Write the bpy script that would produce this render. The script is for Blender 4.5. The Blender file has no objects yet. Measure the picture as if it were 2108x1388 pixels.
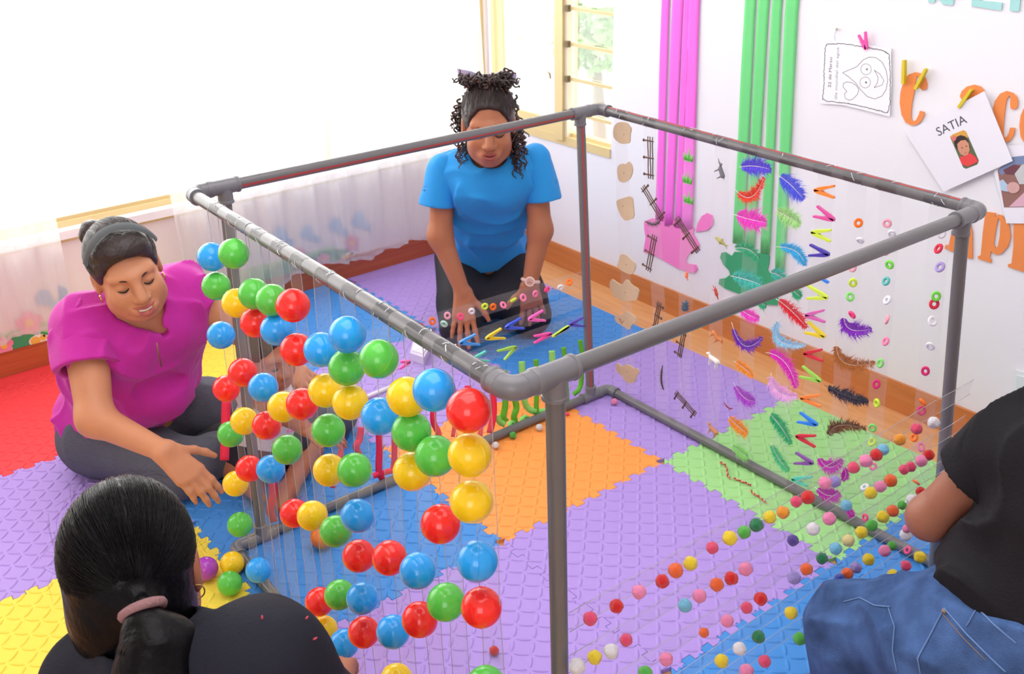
import bpy, bmesh, math, random
import numpy as np
from mathutils import Vector, Matrix
from mathutils.geometry import tessellate_polygon
random.seed(7); np.random.seed(7)
scene = bpy.context.scene
COL = scene.collection
PI = math.pi

# ------------------------------------------------------------------ camera
CAM = np.array([1.70724, -1.8666, 1.62708])
CM = np.array([[0.6181489961, -0.3308565669, 0.7130397960],
               [0.7857718467, 0.2846857914, -0.5491052769],
               [-0.0213172119, 0.8997154730, 0.4359560118]])
FPX = 2055.248
cd = bpy.data.cameras.new('camera'); cam = bpy.data.objects.new('camera', cd); COL.objects.link(cam)
mw = Matrix.Identity(4)
for i in range(3):
    for j in range(3): mw[i][j] = float(CM[i, j])
    mw[i][3] = float(CAM[i])
cam.matrix_world = mw
cd.sensor_fit = 'HORIZONTAL'; cd.sensor_width = 36; cd.lens = FPX * 36 / 2108
cd.clip_start = .05; cd.clip_end = 200
cd.dof.use_dof = True; cd.dof.focus_distance = 1.75; cd.dof.aperture_fstop = 11
scene.camera = cam

# ------------------------------------------------------------------ light
scene.view_settings.view_transform = 'Standard'; scene.view_settings.look = 'None'
scene.view_settings.gamma = 1; scene.view_settings.use_curve_mapping = False
scene.view_settings.exposure = 0.16
scene.cycles.transparent_max_bounces = 40
scene.cycles.max_bounces = 8; scene.cycles.diffuse_bounces = 4
scene.cycles.sample_clamp_indirect = 4
w = bpy.data.worlds.new('world'); scene.world = w; w.use_nodes = True
bg = w.node_tree.nodes['Background']; bg.inputs[0].default_value = (1, .985, .96, 1); bg.inputs[1].default_value = 3.2

def area(name, loc, target, sx, sy, power, color=(1, 1, 1), portal=False):
    l = bpy.data.lights.new(name, 'AREA'); l.shape = 'RECTANGLE'; l.size = sx; l.size_y = sy
    l.energy = power; l.color = color
    if portal: l.cycles.is_portal = True
    o = bpy.data.objects.new(name, l); COL.objects.link(o); o.location = loc
    o.rotation_euler = (Vector(target) - Vector(loc)).to_track_quat('-Z', 'Y').to_euler()
    return o
area('window_daylight', (-2.25, -1.0, 1.55), (-.2, -.9, .35), 3.6, 1.7, 78, (1, .985, .965))
area('ceiling_fill', (.5, -.9, 2.5), (.5, -.9, 0), 1.8, 1.8, 26, (.95, .97, 1))  # added overhead fill to lift the room's brightness, no fixture stands there
area('side_fill', (2.9, -3.3, 1.9), (0, -.7, .4), 1.6, 1.6, 29, (.95, .97, 1))  # added fill from behind the camera for the near sides

# ------------------------------------------------------------------ helpers
def V(*a): return np.array(a, float)
def nrm(a): a = np.asarray(a, float); return a / np.linalg.norm(a)
def ray(px, py): return CM @ np.array([(px - 1054.05 + .1) / FPX, -(py - 694 + .09) / FPX, -1.])
def on_x(px, py, X): d = ray(px, py); return CAM + d * ((X - CAM[0]) / d[0])
def on_y(px, py, Y): d = ray(px, py); return CAM + d * ((Y - CAM[1]) / d[1])
def on_z(px, py, Z): d = ray(px, py); return CAM + d * ((Z - CAM[2]) / d[2])
def at_d(px, py, dist): return CAM + nrm(ray(px, py)) * dist

def lin(c):
    return tuple(((x / 255) / 12.92 if x / 255 <= .04045 else ((x / 255 + .055) / 1.055) ** 2.4) for x in c)
MATS = {}
def mat(name, rgb, rough=.5, spec=.5, bump=0, bscale=60, var=0, vscale=8, metal=0, sss=0, sheen=0, stretch=None, coat=0):
    if name in MATS: return MATS[name]
    m = bpy.data.materials.new(name); m.use_nodes = True; MATS[name] = m
    nt = m.node_tree; b = nt.nodes['Principled BSDF']
    c = lin(rgb)
    b.inputs['Base Color'].default_value = (*c, 1); b.inputs['Roughness'].default_value = rough
    b.inputs['Specular IOR Level'].default_value = spec; b.inputs['Metallic'].default_value = metal
    if sss:
        b.inputs['Subsurface Weight'].default_value = sss; b.inputs['Subsurface Radius'].default_value = (.02, .008, .004)
        b.inputs['Subsurface Scale'].default_value = .5
    if sheen: b.inputs['Sheen Weight'].default_value = sheen
    if coat: b.inputs['Coat Weight'].default_value = coat; b.inputs['Coat Roughness'].default_value = .12
    if var or bump:
        tc = nt.nodes.new('ShaderNodeTexCoord'); mp = nt.nodes.new('ShaderNodeMapping')
        nt.links.new(tc.outputs['Object'], mp.inputs[0])
        if stretch: mp.inputs['Scale'].default_value = stretch
    if var:
        n = nt.nodes.new('ShaderNodeTexNoise'); n.inputs['Scale'].default_value = vscale; n.inputs['Detail'].default_value = 4
        nt.links.new(mp.outputs[0], n.inputs[0])
        r = nt.nodes.new('ShaderNodeValToRGB'); r.color_ramp.elements[0].position = .3; r.color_ramp.elements[1].position = .7
        r.color_ramp.elements[0].color = (*[max(0, x * (1 - var)) for x in c], 1)
        r.color_ramp.elements[1].color = (*[min(1, x * (1 + var)) for x in c], 1)
        nt.links.new(n.outputs[0], r.inputs[0]); nt.links.new(r.outputs[0], b.inputs['Base Color'])
    if bump:
        n2 = nt.nodes.new('ShaderNodeTexNoise'); n2.inputs['Scale'].default_value = bscale; n2.inputs['Detail'].default_value = 5
        nt.links.new(mp.outputs[0], n2.inputs[0])
        bp = nt.nodes.new('ShaderNodeBump'); bp.inputs['Strength'].default_value = bump; bp.inputs['Distance'].default_value = .01
        nt.links.new(n2.outputs[0], bp.inputs['Height']); nt.links.new(bp.outputs[0], b.inputs['Normal'])
    return m

def clear_mat(name, tint, haze, gloss, rough=.12, translucent=0):
    m = bpy.data.materials.new(name); m.use_nodes = True; MATS[name] = m
    nt = m.node_tree; nt.nodes.clear()
    out = nt.nodes.new('ShaderNodeOutputMaterial')
    tr = nt.nodes.new('ShaderNodeBsdfTransparent'); tr.inputs[0].default_value = (*tint, 1)
    df = nt.nodes.new('ShaderNodeBsdfDiffuse'); df.inputs[0].default_value = (.9, .9, .92, 1)
    gl = nt.nodes.new('ShaderNodeBsdfGlossy'); gl.inputs['Roughness'].default_value = rough
    mx = nt.nodes.new('ShaderNodeMixShader'); mx.inputs[0].default_value = haze
    nt.links.new(tr.outputs[0], mx.inputs[1])
    if translucent:
        tl = nt.nodes.new('ShaderNodeBsdfTranslucent'); tl.inputs[0].default_value = (.95, .94, .93, 1)
        m3 = nt.nodes.new('ShaderNodeMixShader'); m3.inputs[0].default_value = translucent
        nt.links.new(df.outputs[0], m3.inputs[1]); nt.links.new(tl.outputs[0], m3.inputs[2]); nt.links.new(m3.outputs[0], mx.inputs[2])
    else: nt.links.new(df.outputs[0], mx.inputs[2])
    lw = nt.nodes.new('ShaderNodeFresnel'); lw.inputs[0].default_value = 1.4
    mu = nt.nodes.new('ShaderNodeMath'); mu.operation = 'MULTIPLY'; mu.inputs[1].default_value = gloss
    nt.links.new(lw.outputs[0], mu.inputs[0])
    m2 = nt.nodes.new('ShaderNodeMixShader'); nt.links.new(mu.outputs[0], m2.inputs[0])
    nt.links.new(mx.outputs[0], m2.inputs[1]); nt.links.new(gl.outputs[0], m2.inputs[2])
    nt.links.new(m2.outputs[0], out.inputs[0])
    return m

def link(name, me, m, parent=None, smooth=False):
    o = bpy.data.objects.new(name, me); COL.objects.link(o)
    if m is not None and not me.materials: me.materials.append(m)
    if parent is not None: o.parent = parent
    if smooth: me.shade_smooth()
    return o
def mesh(name, vs, fs):
    me = bpy.data.meshes.new(name)
    me.from_pydata([tuple(map(float, v)) for v in vs], [], [tuple(map(int, f)) for f in fs]); me.update()
    return me
def empty(name, loc=(0, 0, 0)):
    o = bpy.data.objects.new(name, None); COL.objects.link(o); o.location = tuple(map(float, loc)); o.empty_display_size = .05
    return o
def tag(o, label=None, cat=None, group=None, kind=None):
    if label: o['label'] = label
    if cat: o['category'] = cat
    if group: o['group'] = group
    if kind: o['kind'] = kind
    return o
def put(o, parent, world):
    """parent keeping given world position (parents are unrotated empties or meshes)"""
    o.parent = parent; o.location = Vector(world) - Vector(parent.location)
    return o

class MB:
    def __init__(s): s.v = []; s.f = []
    def add(s, vs, fs):
        b = len(s.v); s.v += [tuple(map(float, v)) for v in vs]; s.f += [tuple(int(i) + b for i in f) for f in fs]; return s
    def box(s, a, b):
        (x0, y0, z0), (x1, y1, z1) = a, b
        return s.add([(x0, y0, z0), (x1, y0, z0), (x1, y1, z0), (x0, y1, z0), (x0, y0, z1), (x1, y0, z1), (x1, y1, z1), (x0, y1, z1)],
                     [(3, 2, 1, 0), (4, 5, 6, 7), (0, 1, 5, 4), (1, 2, 6, 5), (2, 3, 7, 6), (3, 0, 4, 7)])
    def tube(s, path, r, n=10, caps=True):
        path = [np.asarray(p, float) for p in path]; k = len(path)
        rs = r if hasattr(r, '__len__') else [r] * k
        t0 = nrm(path[1] - path[0]); a = V(0, 0, 1) if abs(t0[2]) < .9 else V(1, 0, 0)
        u = nrm(np.cross(t0, a)); vs = []
        for i in range(k):
            t = nrm(path[min(i + 1, k - 1)] - path[max(i - 1, 0)])
            u = nrm(u - t * np.dot(u, t)); w_ = np.cross(t, u)
            for j in range(n):
                an = 2 * PI * j / n
                vs.append(path[i] + rs[i] * (math.cos(an) * u + math.sin(an) * w_))
        fs = [(i * n + j, i * n + (j + 1) % n, (i + 1) * n + (j + 1) % n, (i + 1) * n + j) for i in range(k - 1) for j in range(n)]
        if caps: fs += [tuple(range(n - 1, -1, -1)), tuple(range((k - 1) * n, k * n))]
        return s.add(vs, fs)
    def ell(s, c, r, R=None, nu=12, nv=8):
        c = np.asarray(c, float); R = np.eye(3) if R is None else R; vs = []; fs = []
        r = np.asarray(r, float) * np.ones(3)
        vs.append(c + R @ V(0, 0, r[2]))
        for i in range(1, nv):
            th = PI * i / nv
            for j in range(nu):
                ph = 2 * PI * j / nu
                vs.append(c + R @ (r * V(math.sin(th) * math.cos(ph), math.sin(th) * math.sin(ph), math.cos(th))))
        vs.append(c - R @ V(0, 0, r[2])); L = len(vs) - 1
        for j in range(nu):
            fs.append((0, 1 + j, 1 + (j + 1) % nu))
            fs.append((L, L - nu + (j + 1) % nu, L - nu + j))
        for i in range(nv - 2):
            for j in range(nu):
                a = 1 + i * nu
                fs.append((a + j, a + nu + j, a + nu + (j + 1) % nu, a + (j + 1) % nu))
        return s.add(vs, fs)
    def torus(s, c, R_, r, M=None, n=20, m=8):
        M = np.eye(3) if M is None else M; vs = []
        for i in range(n):
            a = 2 * PI * i / n
            for j in range(m):
                b = 2 * PI * j / m
                vs.append(np.asarray(c) + M @ V((R_ + r * math.cos(b)) * math.cos(a), (R_ + r * math.cos(b)) * math.sin(a), r * math.sin(b)))
        return s.add(vs, [(i * m + j, ((i + 1) % n) * m + j, ((i + 1) % n) * m + (j + 1) % m, i * m + (j + 1) % m) for i in range(n) for j in range(m)])
    def plate(s, loops, normal, thick):
        """extruded flat polygon; loops are 3-D, first outer then holes"""
        normal = nrm(normal)
        tris = tessellate_polygon([[Vector(p) for p in L] for L in loops])
        flat = [np.asarray(p, float) for L in loops for p in L]; n = len(flat)
        vs = [p for p in flat] + [p + normal * thick for p in flat]; fs = []
        for t in tris:
            a, b, c = (flat[i] for i in t)
            if np.dot(np.cross(b - a, c - a), normal) < 0: t = (t[0], t[2], t[1])
            fs.append((t[0] + n, t[1] + n, t[2] + n)); fs.append((t[2], t[1], t[0]))
        o = 0
        for L in loops:
            k = len(L)
            for i in range(k): fs.append((o + i, o + (i + 1) % k, n + o + (i + 1) % k, n + o + i))
            o += k
        return s.add(vs, fs)
    def build(s, name, m, parent=None, smooth=False, origin=None):
        vs = s.v
        if origin is not None: vs = [tuple(np.array(v) - np.array(origin)) for v in vs]
        me = mesh(name, vs, s.f)
        o = link(name, me, m, parent, smooth)
        if origin is not None: o.location = tuple(map(float, origin))
        if len(s.f) and any(len(f) == 4 for f in s.f):
            bm = bmesh.new(); bm.from_mesh(me); bmesh.ops.recalc_face_normals(bm, faces=bm.faces); bm.to_mesh(me); bm.free()
        return o
def smooth_angle(o, a=.6):
    me = o.data; me.shade_smooth()
    bm = bmesh.new(); bm.from_mesh(me)
    for e in bm.edges:
        if len(e.link_faces) == 2 and e.calc_face_angle(0) > a: e.smooth = False
    bm.to_mesh(me); bm.free(); return o
def rot_from(z, x=None):
    z = nrm(z); x = np.array([1., 0, 0]) if x is None else np.asarray(x, float)
    if abs(np.dot(nrm(x), z)) > .95: x = V(0, 1, 0)
    x = nrm(x - z * np.dot(x, z)); return np.stack([x, np.cross(z, x), z], 1)

# ---- signed distance bodies meshed with naive surface nets -----------------
class SDF:
    def __init__(s): s.ops = []
    def cap(s, a, b, r1, r2=None, k=.02, op='+'):
        s.ops.append((op, 'c', np.asarray(a, float), np.asarray(b, float), r1, r1 if r2 is None else r2, k)); return s
    def ell(s, c, r, R=None, k=.02, op='+'):
        s.ops.append((op, 'e', np.asarray(c, float), np.asarray(r, float) * np.ones(3), np.eye(3) if R is None else np.asarray(R), 0, k)); return s
    def cut(s, p, n, k=.004): s.ops.append(('x', 'p', np.asarray(p, float), nrm(n), 0, 0, k)); return s
    def disp(s, fn): s.ops.append(('d', fn)); return s
    def poly(s, pts, rs, k=.02, op='+'):
        for i in range(len(pts) - 1): s.cap(pts[i], pts[i + 1], rs[i], rs[i + 1], k, op)
        return s
    def mesh(s, h, smooth=1):
        lo = np.full(3, 1e9); hi = -lo
        for o in s.ops:
            if o[0] != '+': continue
            if o[1] == 'c':
                r = max(o[4], o[5]); lo = np.minimum(lo, np.minimum(o[2], o[3]) - r); hi = np.maximum(hi, np.maximum(o[2], o[3]) + r)
            else:
                ext = np.sqrt(((o[4] * o[3]) ** 2).sum(1)); lo = np.minimum(lo, o[2] - ext); hi = np.maximum(hi, o[2] + ext)
        lo -= .02 + 3 * h; hi += .02 + 3 * h
        n = np.ceil((hi - lo) / h).astype(int) + 1
        ax = [(lo[i] + h * np.arange(n[i])).astype(np.float32) for i in range(3)]
        f = np.full(n, 1.0, np.float32)
        for o in s.ops:
            if o[0] == 'd':
                f += o[1](ax[0][:, None, None], ax[1][None, :, None], ax[2][None, None, :]).astype(np.float32); continue
            if o[0] == 'x':
                d = sum((ax[i].reshape([-1 if j == i else 1 for j in range(3)]) - o[2][i]) * o[3][i] for i in range(3))
                f = np.maximum(f, d.astype(np.float32)); continue
            k = o[6]; mrg = k + 4 * h
            if o[1] == 'c':
                r = max(o[4], o[5]); l = np.minimum(o[2], o[3]) - r - mrg; u = np.maximum(o[2], o[3]) + r + mrg
            else:
                ext = np.sqrt(((o[4] * o[3]) ** 2).sum(1)); l = o[2] - ext - mrg; u = o[2] + ext + mrg
            i0 = np.clip(((l - lo) / h).astype(int), 0, n); i1 = np.clip(((u - lo) / h).astype(int) + 2, 0, n)
            if (i1 <= i0).any(): continue
            sl = tuple(slice(i0[i], i1[i]) for i in range(3))
            X = ax[0][sl[0]][:, None, None]; Y = ax[1][sl[1]][None, :, None]; Z = ax[2][sl[2]][None, None, :]
            if o[1] == 'c':
                a, b = o[2], o[3]; ba = b - a; L = max(float(ba @ ba), 1e-12)
                px, py, pz = X - a[0], Y - a[1], Z - a[2]
                t = np.clip((px * ba[0] + py * ba[1] + pz * ba[2]) / L, 0, 1)
                d = np.sqrt((px - t * ba[0]) ** 2 + (py - t * ba[1]) ** 2 + (pz - t * ba[2]) ** 2) - (o[4] + (o[5] - o[4]) * t)
            else:
                c, r, R = o[2], o[3], o[4]; px, py, pz = X - c[0], Y - c[1], Z - c[2]
                q = [(px * R[0, i] + py * R[1, i] + pz * R[2, i]) for i in range(3)]
                k0 = np.sqrt(sum((q[i] / r[i]) ** 2 for i in range(3))); k1 = np.sqrt(sum((q[i] / r[i] ** 2) ** 2 for i in range(3))) + 1e-9
                d = k0 * (k0 - 1) / k1
            d = d.astype(np.float32); g = f[sl]
            if o[0] == '+':
                hh = np.maximum(k - np.abs(g - d), 0) / max(k, 1e-6); f[sl] = np.minimum(g, d) - hh * hh * k * .25
            else:
                d = -d; hh = np.maximum(k - np.abs(g - d), 0) / max(k, 1e-6); f[sl] = np.maximum(g, d) + hh * hh * k * .25
        return surface_nets(f, lo, h, smooth)
def surface_nets(f, lo, h, smooth=1):
    ins = f < 0; n = f.shape
    c = np.zeros([x - 1 for x in n], np.int8)
    for dx in (0, 1):
        for dy in (0, 1):
            for dz in (0, 1): c += ins[dx:n[0] - 1 + dx, dy:n[1] - 1 + dy, dz:n[2] - 1 + dz]
    cells = np.argwhere((c > 0) & (c < 8)); idx = -np.ones(c.shape, np.int64); idx[tuple(cells.T)] = np.arange(len(cells))
    acc = np.zeros((len(cells), 3)); cnt = np.zeros(len(cells))
    corners = [(x, y, z) for x in (0, 1) for y in (0, 1) for z in (0, 1)]
    vals = {q: f[cells[:, 0] + q[0], cells[:, 1] + q[1], cells[:, 2] + q[2]] for q in corners}
    for a in corners:
        for ax_ in range(3):
            if a[ax_]: continue
            b = list(a); b[ax_] = 1; b = tuple(b); va, vb = vals[a], vals[b]; m = (va < 0) != (vb < 0)
            t = va[m] / (va[m] - vb[m]); p = np.tile(np.array(a, float), (m.sum(), 1)); p[:, ax_] += t
            acc[m] += p; cnt[m] += 1
    v = (cells + acc / cnt[:, None]) * h + lo
    quads = []
    for ax_ in range(3):
        o1, o2 = [(1, 2), (2, 0), (0, 1)][ax_]
        a = [slice(1, -1)] * 3; a[ax_] = slice(0, -1); b = list(a); b[ax_] = slice(1, None)
        A = ins[tuple(a)]; B = ins[tuple(b)]; e = np.argwhere(A != B)
        if not len(e): continue
        sgn = A[tuple(e.T)]; off = np.array([1, 1, 1]); off[ax_] = 0; e = e + off
        d1 = np.zeros(3, int); d1[o1] = 1; d2 = np.zeros(3, int); d2[o2] = 1
        q = np.stack([idx[tuple((e - d1 - d2).T)], idx[tuple((e - d2).T)], idx[tuple(e.T)], idx[tuple((e - d1).T)]], 1)
        q[~sgn] = q[~sgn][:, ::-1]; quads.append(q)
    q = np.concatenate(quads) if quads else np.zeros((0, 4), int); q = q[(q >= 0).all(1)]
    for _ in range(smooth):
        s_ = np.zeros_like(v); k_ = np.zeros(len(v))
        for i in range(4):
            a, b = q[:, i], q[:, (i + 1) % 4]
            for x in range(3):
                s_[:, x] += np.bincount(a, v[b, x], len(v)); s_[:, x] += np.bincount(b, v[a, x], len(v))
            k_ += np.bincount(a, minlength=len(v)); k_ += np.bincount(b, minlength=len(v))
        v = v * .45 + .55 * s_ / np.maximum(k_, 1)[:, None]
    return v, q
def joined(parts):
    vs, qs, o = [], [], 0
    for v, q in parts: vs.append(v); qs.append(q + o); o += len(v)
    return np.concatenate(vs), np.concatenate(qs)
def fast_mesh(name, v, q, origin=(0, 0, 0)):
    me = bpy.data.meshes.new(name); v = v - np.asarray(origin)
    me.vertices.add(len(v)); me.vertices.foreach_set('co', v.astype(np.float32).ravel())
    me.loops.add(len(q) * 4); me.loops.foreach_set('vertex_index', q.astype(np.int32).ravel())
    me.polygons.add(len(q)); me.polygons.foreach_set('loop_start', np.arange(0, len(q) * 4, 4, dtype=np.int32))
    me.update(calc_edges=True); me.validate(); me.shade_smooth(); return me
def folds(amp, d, wl, seed=0, lo=.25):
    rs = np.random.RandomState(seed); d = nrm(d); a = nrm(np.cross(d, V(.31, .52, .79))); b = np.cross(d, a)
    c = nrm(a * rs.uniform(.4, 1) + b * rs.uniform(-1, 1)) * 2 * PI / wl * .5; ph = rs.uniform(0, 6, 6); q = 2 * PI / wl
    def fn(X, Y, Z):
        L = X * d[0] + Y * d[1] + Z * d[2]; A = X * a[0] + Y * a[1] + Z * a[2]; B = X * b[0] + Y * b[1] + Z * b[2]
        s = X * c[0] + Y * c[1] + Z * c[2] + .9 * np.sin(L * q * .33 + ph[0]) + .5 * np.sin(A * q * .4 + L * q * .2 + ph[1])
        r = (1 - np.abs(np.sin(s))) ** 1.6; m = np.clip(.5 + .8 * np.sin(L * q * .37 + B * q * .31 + ph[2]) * np.sin(A * q * .27 + ph[3]), lo, 1)
        return -amp * r * m
    return fn
def wrinkle(amp, f, seed=0):
    rs = np.random.RandomState(seed); W = rs.uniform(-1, 1, (5, 3)); ph = rs.uniform(0, 6, 5)
    def fn(X, Y, Z):
        s = 0
        for i in range(5):
            w_ = nrm(W[i]) * f * (.6 + .35 * i)
            s = s + np.sin(X * w_[0] + Y * w_[1] + Z * w_[2] + ph[i] + 1.3 * np.sin(Z * f * .45 + X * f * .3 + i)) / (1 + .5 * i)
        return amp * s / 2.2
    return fn
ORD = ['first', 'second', 'third', 'fourth', 'fifth', 'sixth', 'seventh', 'eighth', 'ninth', 'tenth', 'eleventh', 'twelfth', 'thirteenth', 'fourteenth', 'fifteenth', 'sixteenth', 'seventeenth', 'eighteenth', 'nineteenth', 'twentieth', 'twenty-first', 'twenty-second', 'twenty-third', 'twenty-fourth', 'twenty-fifth']
# ================================================================== setting
WY, WX = .808, -1.885            # right wall plane, left (window) wall plane
m_wall = mat('wall_paint', (240, 240, 246), .8, .2, bump=.04, bscale=90)
m_wallL = mat('wall_paint_left', (238, 228, 224), .8, .2, bump=.04, bscale=90)
m_ceil = mat('ceiling_paint', (245, 245, 245), .9, .1)
m_gold = mat('gold_aluminium', (226, 204, 148), .4, .5)
m_glass = clear_mat('window_glass', (.97, .98, .98), .03, .6, .02)
def wood(name, c1, c2, sc):
    m = bpy.data.materials.new(name); m.use_nodes = True; MATS[name] = m; nt = m.node_tree; b = nt.nodes['Principled BSDF']
    tc = nt.nodes.new('ShaderNodeTexCoord'); mp = nt.nodes.new('ShaderNodeMapping'); mp.inputs['Scale'].default_value = sc
    nt.links.new(tc.outputs['Object'], mp.inputs[0])
    n = nt.nodes.new('ShaderNodeTexNoise'); n.inputs['Scale'].default_value = 6; n.inputs['Detail'].default_value = 6; n.inputs['Distortion'].default_value = .6
    nt.links.new(mp.outputs[0], n.inputs[0]); r = nt.nodes.new('ShaderNodeValToRGB')
    r.color_ramp.elements[0].position = .32; r.color_ramp.elements[1].position = .7
    r.color_ramp.elements[0].color = (*lin(c1), 1); r.color_ramp.elements[1].color = (*lin(c2), 1)
    nt.links.new(n.outputs[0], r.inputs[0]); nt.links.new(r.outputs[0], b.inputs['Base Color']); b.inputs['Roughness'].default_value = .35
    return m
m_floor = wood('laminate_floor', (212, 150, 96), (228, 172, 118), (.6, 7, 7))
m_skirtR = wood('skirting_wood', (198, 120, 64), (210, 136, 80), (.5, 9, 9))
m_skirtL = wood('skirting_wood_red', (178, 84, 48), (192, 100, 60), (9, .5, 9))
def S(name, mb, m, smooth=False): return tag(mb.build(name, m, None, smooth), kind='structure')

f = S('floor', MB().box((WX - .12, -4.2, -.06), (4.2, WY + .12, -.012)), m_floor)
# right wall with window_2 opening (x WX..-1.10 above z .50)
rx0, rx1, rz0, rz1 = WX + .03, -1.10, .555, 2.1
S('wall_right', MB().box((WX - .12, WY, -.06), (4.2, WY + .12, rz0)).box((rx1, WY, rz0), (4.2, WY + .12, 2.62)).box((WX - .12, WY, rz1), (rx1, WY + .12, 2.62)).box((WX - .12, WY, rz0), (rx0, WY + .12, rz1)), m_wall)
lz0, lz1, ly0, ly1 = .475, 2.15, -3.4, .795
S('wall_left', MB().box((WX - .12, -4.2, -.06), (WX, WY, lz0)).box((WX - .12, -4.2, lz1), (WX, WY, 2.62)).box((WX - .12, ly1, lz0), (WX, WY, lz1)).box((WX - .12, -4.2, lz0), (WX, ly0, lz1)), m_wallL)
S('wall_back', MB().box((4.2, -4.2, -.06), (4.32, WY + .12, 2.62)), m_wall)
S('wall_front', MB().box((WX - .12, -4.32, -.06), (4.32, -4.2, 2.62)), m_wall)
S('ceiling', MB().box((WX - .12, -4.32, 2.62), (4.32, WY + .12, 2.7)), m_ceil)
S('baseboard_right', MB().box((WX + .013, WY - .014, -.012), (4.2, WY - .0005, .082)).box((WX + .013, WY - .011, .082), (4.2, WY - .0005, .088)), m_skirtR)
S('baseboard_left', MB().box((WX + .0005, -4.2, -.012), (WX + .014, WY - .001, .082)).box((WX + .0005, -4.2, .082), (WX + .011, WY - .001, .088)), m_skirtL)

# window_1 in the left wall
w1 = empty('window_1', (WX, -1.3, lz0)); tag(w1, kind='structure')
def part(mb, name, m, parent, smooth=False):
    o = mb.build(name, m, None, smooth); o.parent = parent; o.location = -Vector(parent.location); return o
fr = MB(); x0, x1 = WX - .075, WX - .015
fr.box((x0, ly0, lz0), (x1, ly1, lz0 + .022)).box((x0 + .012, ly0, lz0 + .022), (x1 - .012, ly1, lz0 + .036)).box((x0, ly0, lz1 - .04), (x1, ly1, lz1)).box((x0, ly0, lz0), (x1, ly0 + .04, lz1)).box((x0, ly1 - .03, lz0), (x1, ly1, lz1))
fr_o = part(fr, 'window_frame', m_gold, w1)
for yy in (-2.6, -1.78, .0):
    part(MB().box((x0 + .012, yy - .011, lz0 + .036), (x1 - .012, yy + .011, lz1 - .04)), 'mullion', m_gold, w1)
ys = [ly0 + .04, -2.6, -1.78, .0, ly1 - .03]
for a, b in zip(ys[:-1], ys[1:]):
    part(MB().box((WX - .047, a + .012, lz0 + .037), (WX - .043, b - .012, lz1 - .041)), 'pane', m_glass, w1)
part(MB().box((WX - .015, ly0 - .03, lz0 - .028), (WX + .03, ly1 + .03, lz0 + .002)), 'window_sill', mat('sill_white', (250, 248, 245), .4), w1)
S('trim_1', MB().box((WX - .02, ly0 - .03, lz0 - .045), (WX + .004, ly1, lz0 - .028)), m_gold)

# window_2 in the right wall: fixed pane and louvres
w2 = empty('window_2', (rx0, WY, rz0)); tag(w2, kind='structure')
y0, y1 = WY - .006, WY + .05
part(MB().box((rx0, y0, rz0 - .02), (rx1, y1, rz0 + .016)).box((rx0, y0 + .02, rz0 + .016), (rx1, y1, rz0 + .03)).box((rx0, y0, rz1 - .04), (rx1, y1, rz1)), 'window_frame', m_gold, w2)
part(MB().box((rx0, y0, rz0), (rx0 + .022, y1, rz1)), 'corner_jamb', m_gold, w2)
part(MB().box((-1.42, y0 - .012, rz0 + .0), (-1.372, y1, rz1)), 'mullion', m_gold, w2)
part(MB().box((-1.372, y0, rz0 + .016), (-1.355, y1, rz1)), 'louvre_track', mat('pale_aluminium', (238, 226, 196), .4), w2)
part(MB().box((rx0 + .04, WY + .02, rz0 + .03), (-1.42, WY + .024, rz1 - .04)), 'pane', m_glass, w2)
part(MB().box((rx0 + .04, y0 + .002, rz0 + .016), (-1.42, y0 + .02, rz0 + .075)), 'bottom_rail', m_gold, w2)
for i in range(10):
    z = .672 + i * .136
    lo_ = part(MB().box((-1.352, y0 + .006, z - .006), (rx1, y0 + .02, z + .006)), 'louvre_rail', m_gold, w2)
    pn = part(MB().box((-1.35, WY + .022, z + .008), (rx1, WY + .026, z + .126)), 'louvre_pane', m_glass, w2)
    part(MB().box((-1.362, y0 - .008, z - .012), (-1.345, y0 + .01, z + .012)), 'louvre_clip', mat('dark_clip', (112, 96, 60), .5), w2)
part(MB().tube([V(-1.47, y0 - .004, .82), V(-1.44, y0 - .02, .82), V(-1.435, y0 - .02, .80)], .004, 6), 'latch', mat('latch_metal', (150, 130, 80), .4, metal=.6), w2)

# exterior yard
m_yard = mat('sunlit_concrete', (244, 242, 236), .9, .1, var=.04, vscale=2)
tag(MB().box((-14, -9, -.32), (WX - .12, 12, -.3)).box((WX - .12, WY + .12, -.32), (9, 12, -.3)).build('ground', m_yard), kind='structure')
def shrub(px, py, dist, r, n, label, cols, trunk=True):
    c = at_d(px, py, dist); base = V(c[0], c[1], -.3)
    t = empty('garden_shrub', base); tag(t, label, 'shrub', None)
    mb = MB()
    for i in range(n):
        d = nrm(np.random.randn(3)); p = c + d * r * np.random.uniform(.3, 1) ** .6 * V(1, 1, .8); s = np.random.uniform(.03, .06)
        a = nrm(np.random.randn(3)); b = nrm(np.cross(a, np.random.randn(3)))
        mb.add([p - a * s, p - b * s * .45, p + a * s, p + b * s * .45], [(0, 1, 2, 3)])
    o = part(mb, 'foliage', mat('leaf_' + cols[0], cols[1], .5), t); o['kind'] = 'stuff'
    part(MB().tube([base, (base + c) / 2 + V(.03, .02, 0), c], [.05, .04, .02], 8), 'stem', mat('bark', (150, 140, 130), .9), t, True)
shrub(1225, 70, 5.2, .24, 420, 'sunlit green bush outside the louvred window', ('green', (150, 196, 130)))
shrub(1000, 60, 6.0, .26, 320, 'pale bush outside beside the corner of the window', ('grey_green', (178, 198, 170)))
fe = empty('garden_fence', on_x(220, 40, -12.2) * V(1, 1, 0) + V(0, 0, -.3)); tag(fe, 'pale slatted garden fence in the bright yard outside', 'fence')
A = on_x(158, 40, -12.2); B = on_x(290, 20, -12.2)
m_slat = mat('fence_wood', (226, 190, 172), .8)
sl_me = None
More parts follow.
